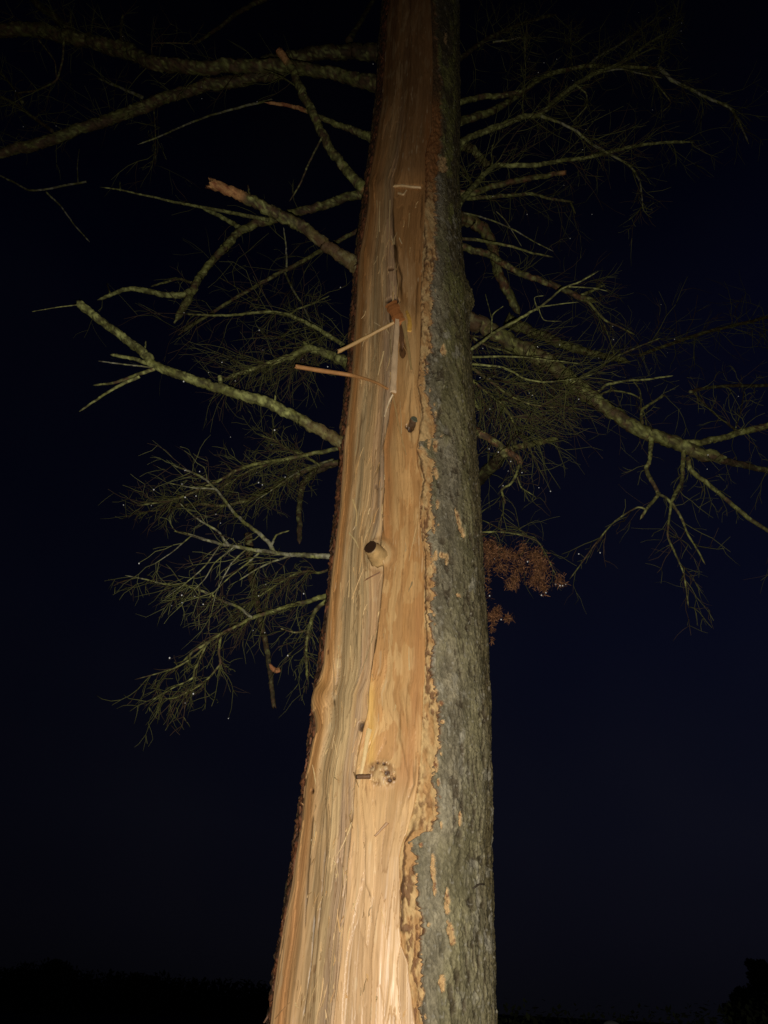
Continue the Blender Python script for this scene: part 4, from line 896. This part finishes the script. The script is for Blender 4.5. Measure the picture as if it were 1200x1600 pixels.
# ------------------------------------------------------------------ raindrops hanging on the twigs
for px, py, Y in ((287, 596, 2.0), (326, 582, 2.3), (405, 484 + 32, 2.3), (411, 547, 2.3), (347, 566, 2.3), (429, 672, 2.1), (404, 754, 2.3), (289, 735, 2.25), (404, 931, 2.3), (284, 930, 2.3), (193, 789, 2.6), (265, 1028, 2.35), (302, 1084, 2.35), (512, 573, 2.1), (505, 578, 2.0), (158, 190, 2.7), (750, 590, 2.1), (765, 1002 - 410, 2.2), (891, 594, 2.1), (827, 614, 2.2), (798, 721, 2.2), (786, 759, 2.2), (842, 762, 2.3), (928, 214, 2.3), (850, 98, 2.4), (827, 92, 2.4), (1065, 36, 2.3), (925, 335, 2.4), (1105, 733, 2.3), (783, 968, 2.4), (765, 931, 2.4), (868, 913, 2.44), (875, 915, 2.44), (884, 913, 2.44), (846, 930, 2.43), (1054, 530, 2.6), (770, 307, 2.3), (583, 92 + 8, 2.0), (532, 449, 2.2)):
    _drops.append(at(px, py, Y))
ico = []
t_ = (1 + 5 ** .5) / 2
iv = np.array([(-1, t_, 0), (1, t_, 0), (-1, -t_, 0), (1, -t_, 0), (0, -1, t_), (0, 1, t_), (0, -1, -t_), (0, 1, -t_), (t_, 0, -1), (t_, 0, 1), (-t_, 0, -1), (-t_, 0, 1)], float); iv /= np.linalg.norm(iv[0])
iF = np.array([(0, 11, 5), (0, 5, 1), (0, 1, 7), (0, 7, 10), (0, 10, 11), (1, 5, 9), (5, 11, 4), (11, 10, 2), (10, 7, 6), (7, 1, 8), (3, 9, 4), (3, 4, 2), (3, 2, 6), (3, 6, 8), (3, 8, 9), (4, 9, 5), (2, 4, 11), (6, 2, 10), (8, 6, 7), (9, 8, 1)])
VV = []; FF = []
for q, p in enumerate(_drops):
    VV.append(p + iv * np.array([1, 1, 1.25]) * rs.uniform(.0016, .0031)); FF.append(iF + 12 * q)
dr = add_mesh('water_drops', np.vstack(VV), [np.vstack(FF)], None, M_DROP, tree); dr['kind'] = 'stuff'

# ------------------------------------------------------------------ ground, far hedge, far trees, post
nx = 90
gx = np.concatenate([-np.geomspace(1200, 1.5, nx // 2), np.geomspace(1.5, 1200, nx // 2)]); gy = np.concatenate([-np.geomspace(400, 1.5, 20), np.geomspace(1.5, 2200, 60)])
GX, GY = np.meshgrid(gx, gy); GR = np.hypot(GX, GY)
GZ = .5 * (fbm(GX / 18, GY / 18, 401) - .5) * sst(4, 30, GR) + 2.0 * (fbm(GX / 120, GY / 120, 402) - .5) * sst(40, 200, GR) - .02
gcol = mix(np.broadcast_to(C3(.045, .055, .022), GX.shape + (3,)), C3(.06, .05, .03), sst(.4, .6, fbm(GX / 3, GY / 3, 403)))
ground = add_mesh('ground', np.stack([GX, GY, GZ], -1).reshape(-1, 3), [grid_faces(len(gy), len(gx))], gcol.reshape(-1, 3), M_GROUND)
tag(ground, 'dark rough grass field falling away behind the tree', 'ground', kind='structure')

def leaf_cloud(c, r, count, size, seed, dark):
    q = np.random.default_rng(seed)
    d = q.normal(0, 1, (count, 3)); d /= np.linalg.norm(d, axis=1)[:, None]
    p = c + d * r * (q.random((count, 1)) ** .4)
    a = q.normal(0, 1, (count, 3)); a /= np.linalg.norm(a, axis=1)[:, None]
    b = np.cross(a, d); b /= np.linalg.norm(b, axis=1)[:, None] + 1e-9
    s = size * (.6 + .8 * q.random((count, 1)))
    V = np.stack([p - a * s, p - b * s * .6, p + a * s, p + b * s * .6], 1).reshape(-1, 3)
    F = np.arange(count * 4).reshape(-1, 4)
    cc = np.repeat(C3(*dark) * (.6 + .8 * q.random((count, 1))), 4, 0)
    return V, F, cc
def far_tree(px, ytop, Y, label, seed, spread):
    base = at(px, 1590, Y); base[2] = 0.0
    top = at(px, ytop, Y)[2]
    e_ = empty('far_tree', base); tag(e_, label, 'tree', 'trees far across the dark field')
    P = np.array([base + np.array([0, 0, -.3]), base + np.array([.1, 0, top * .4]), base + np.array([0, 0, top * .85])])
    V, F, n, sd = tube(cat(P, 8), np.linspace(.35, .08, 8), 8, .1, seed, 2)
    add_mesh('trunk', V, F, np.broadcast_to(C3(.05, .04, .03), V.shape), M_BRANCH, e_)
    q = np.random.default_rng(seed); VV, FF, CC = [], [], []; off = 0
    for k_ in range(12):
        h = q.uniform(.25, .95); rad = spread * (1.15 - h) * q.uniform(.7, 1.1)
        c = base + np.array([q.normal(0, spread * .45) * (1.1 - h), q.normal(0, spread * .45), top * h])
        V, F, cc = leaf_cloud(c, np.array([rad, rad, rad * .8]), 420, .16, seed * 31 + k_, (.08, .10, .045))
        VV.append(V); FF.append(F + off); CC.append(cc); off += len(V)
    add_mesh('crown', np.vstack(VV), [np.vstack(FF)], np.vstack(CC), M_LEAF, e_, False)
far_tree(1196, 1492, 60, 'dark leafy tree standing half cut off at the right edge of the picture', 3, 1.9)
far_tree(1168, 1535, 66, 'small dark tree just left of the leafy edge tree', 5, 1.6)
far_tree(60, 1505, 75, 'dark tree low on the left horizon near the edge', 6, 4.0)
far_tree(215, 1530, 82, 'low dark tree on the left horizon nearer the trunk', 7, 3.4)
def leaf_line(name, pxs, Yh, ys, rad, count, leaf, colr):
    hV, hF, hC = [], [], []; off = 0
    for k_, px in enumerate(pxs):
        Yk = Yh * (1 + .10 * (vn(px / 60.0, 0.0, 9) - .5))
        yh = np.interp(px, *ys) + 7 * (vn(px / 24.0, 1.0, 3) - .5)
        topz = at(px, yh, Yk)[2]; x0 = at(px, 1590, Yk)[0]
        V, F, cc = leaf_cloud(np.array([x0, Yk, topz * .5 - .1]), np.array([rad, rad, max(topz * .5 + .1, .3)]), count, leaf, k_ * 7 + int(Yh) * 100, colr)
        hV.append(V); hF.append(F + off); hC.append(cc); off += len(V)
    return add_mesh(name, np.vstack(hV), [np.vstack(hF)], np.vstack(hC), M_LEAF, None, False)
hg = leaf_line('hedge', np.arange(740, 1420, 22), 13.0, ([740, 780, 900, 990, 1080, 1150, 1420], [1558, 1558, 1563, 1572, 1564, 1557, 1552]), .42, 420, .045, (.10, .12, .05))
tag(hg, 'low dark green hedge along the bottom edge right of the trunk', 'hedge')
hw = leaf_line('far_wood', np.arange(-160, 760, 9), 90.0, ([-160, 0, 200, 420, 760], [1500, 1506, 1516, 1532, 1560]), 1.2, 130, .25, (.05, .06, .025))
tag(hw, 'black line of woodland along the far side of the field', 'wood', kind='stuff')
# pale rounded marker post whose top just shows at the bottom edge
pp = at(955, 1594, 9.0)
prof = [(0.0, pp[2]), (.035, pp[2] - .004), (.07, pp[2] - .02), (.095, pp[2] - .05), (.105, pp[2] - .09), (.105, pp[2] - .30), (.110, pp[2] - .31), (.110, pp[2] - .36), (.105, pp[2] - .37), (.115, .35), (.125, .0), (.125, -.2)]
aa = np.linspace(0, 2 * math.pi, 28, endpoint=False)
V = np.array([[(pp[0] + r * math.cos(a), 9.0 + r * math.sin(a), z) for a in aa] for r, z in prof]).reshape(-1, 3)
post = add_mesh('marker_post', V, [grid_faces(len(prof), 28, True)], np.broadcast_to(C3(.30, .31, .29), V.shape), M_POST)
tag(post, 'pale round topped post just showing at the bottom edge right of the trunk', 'post')
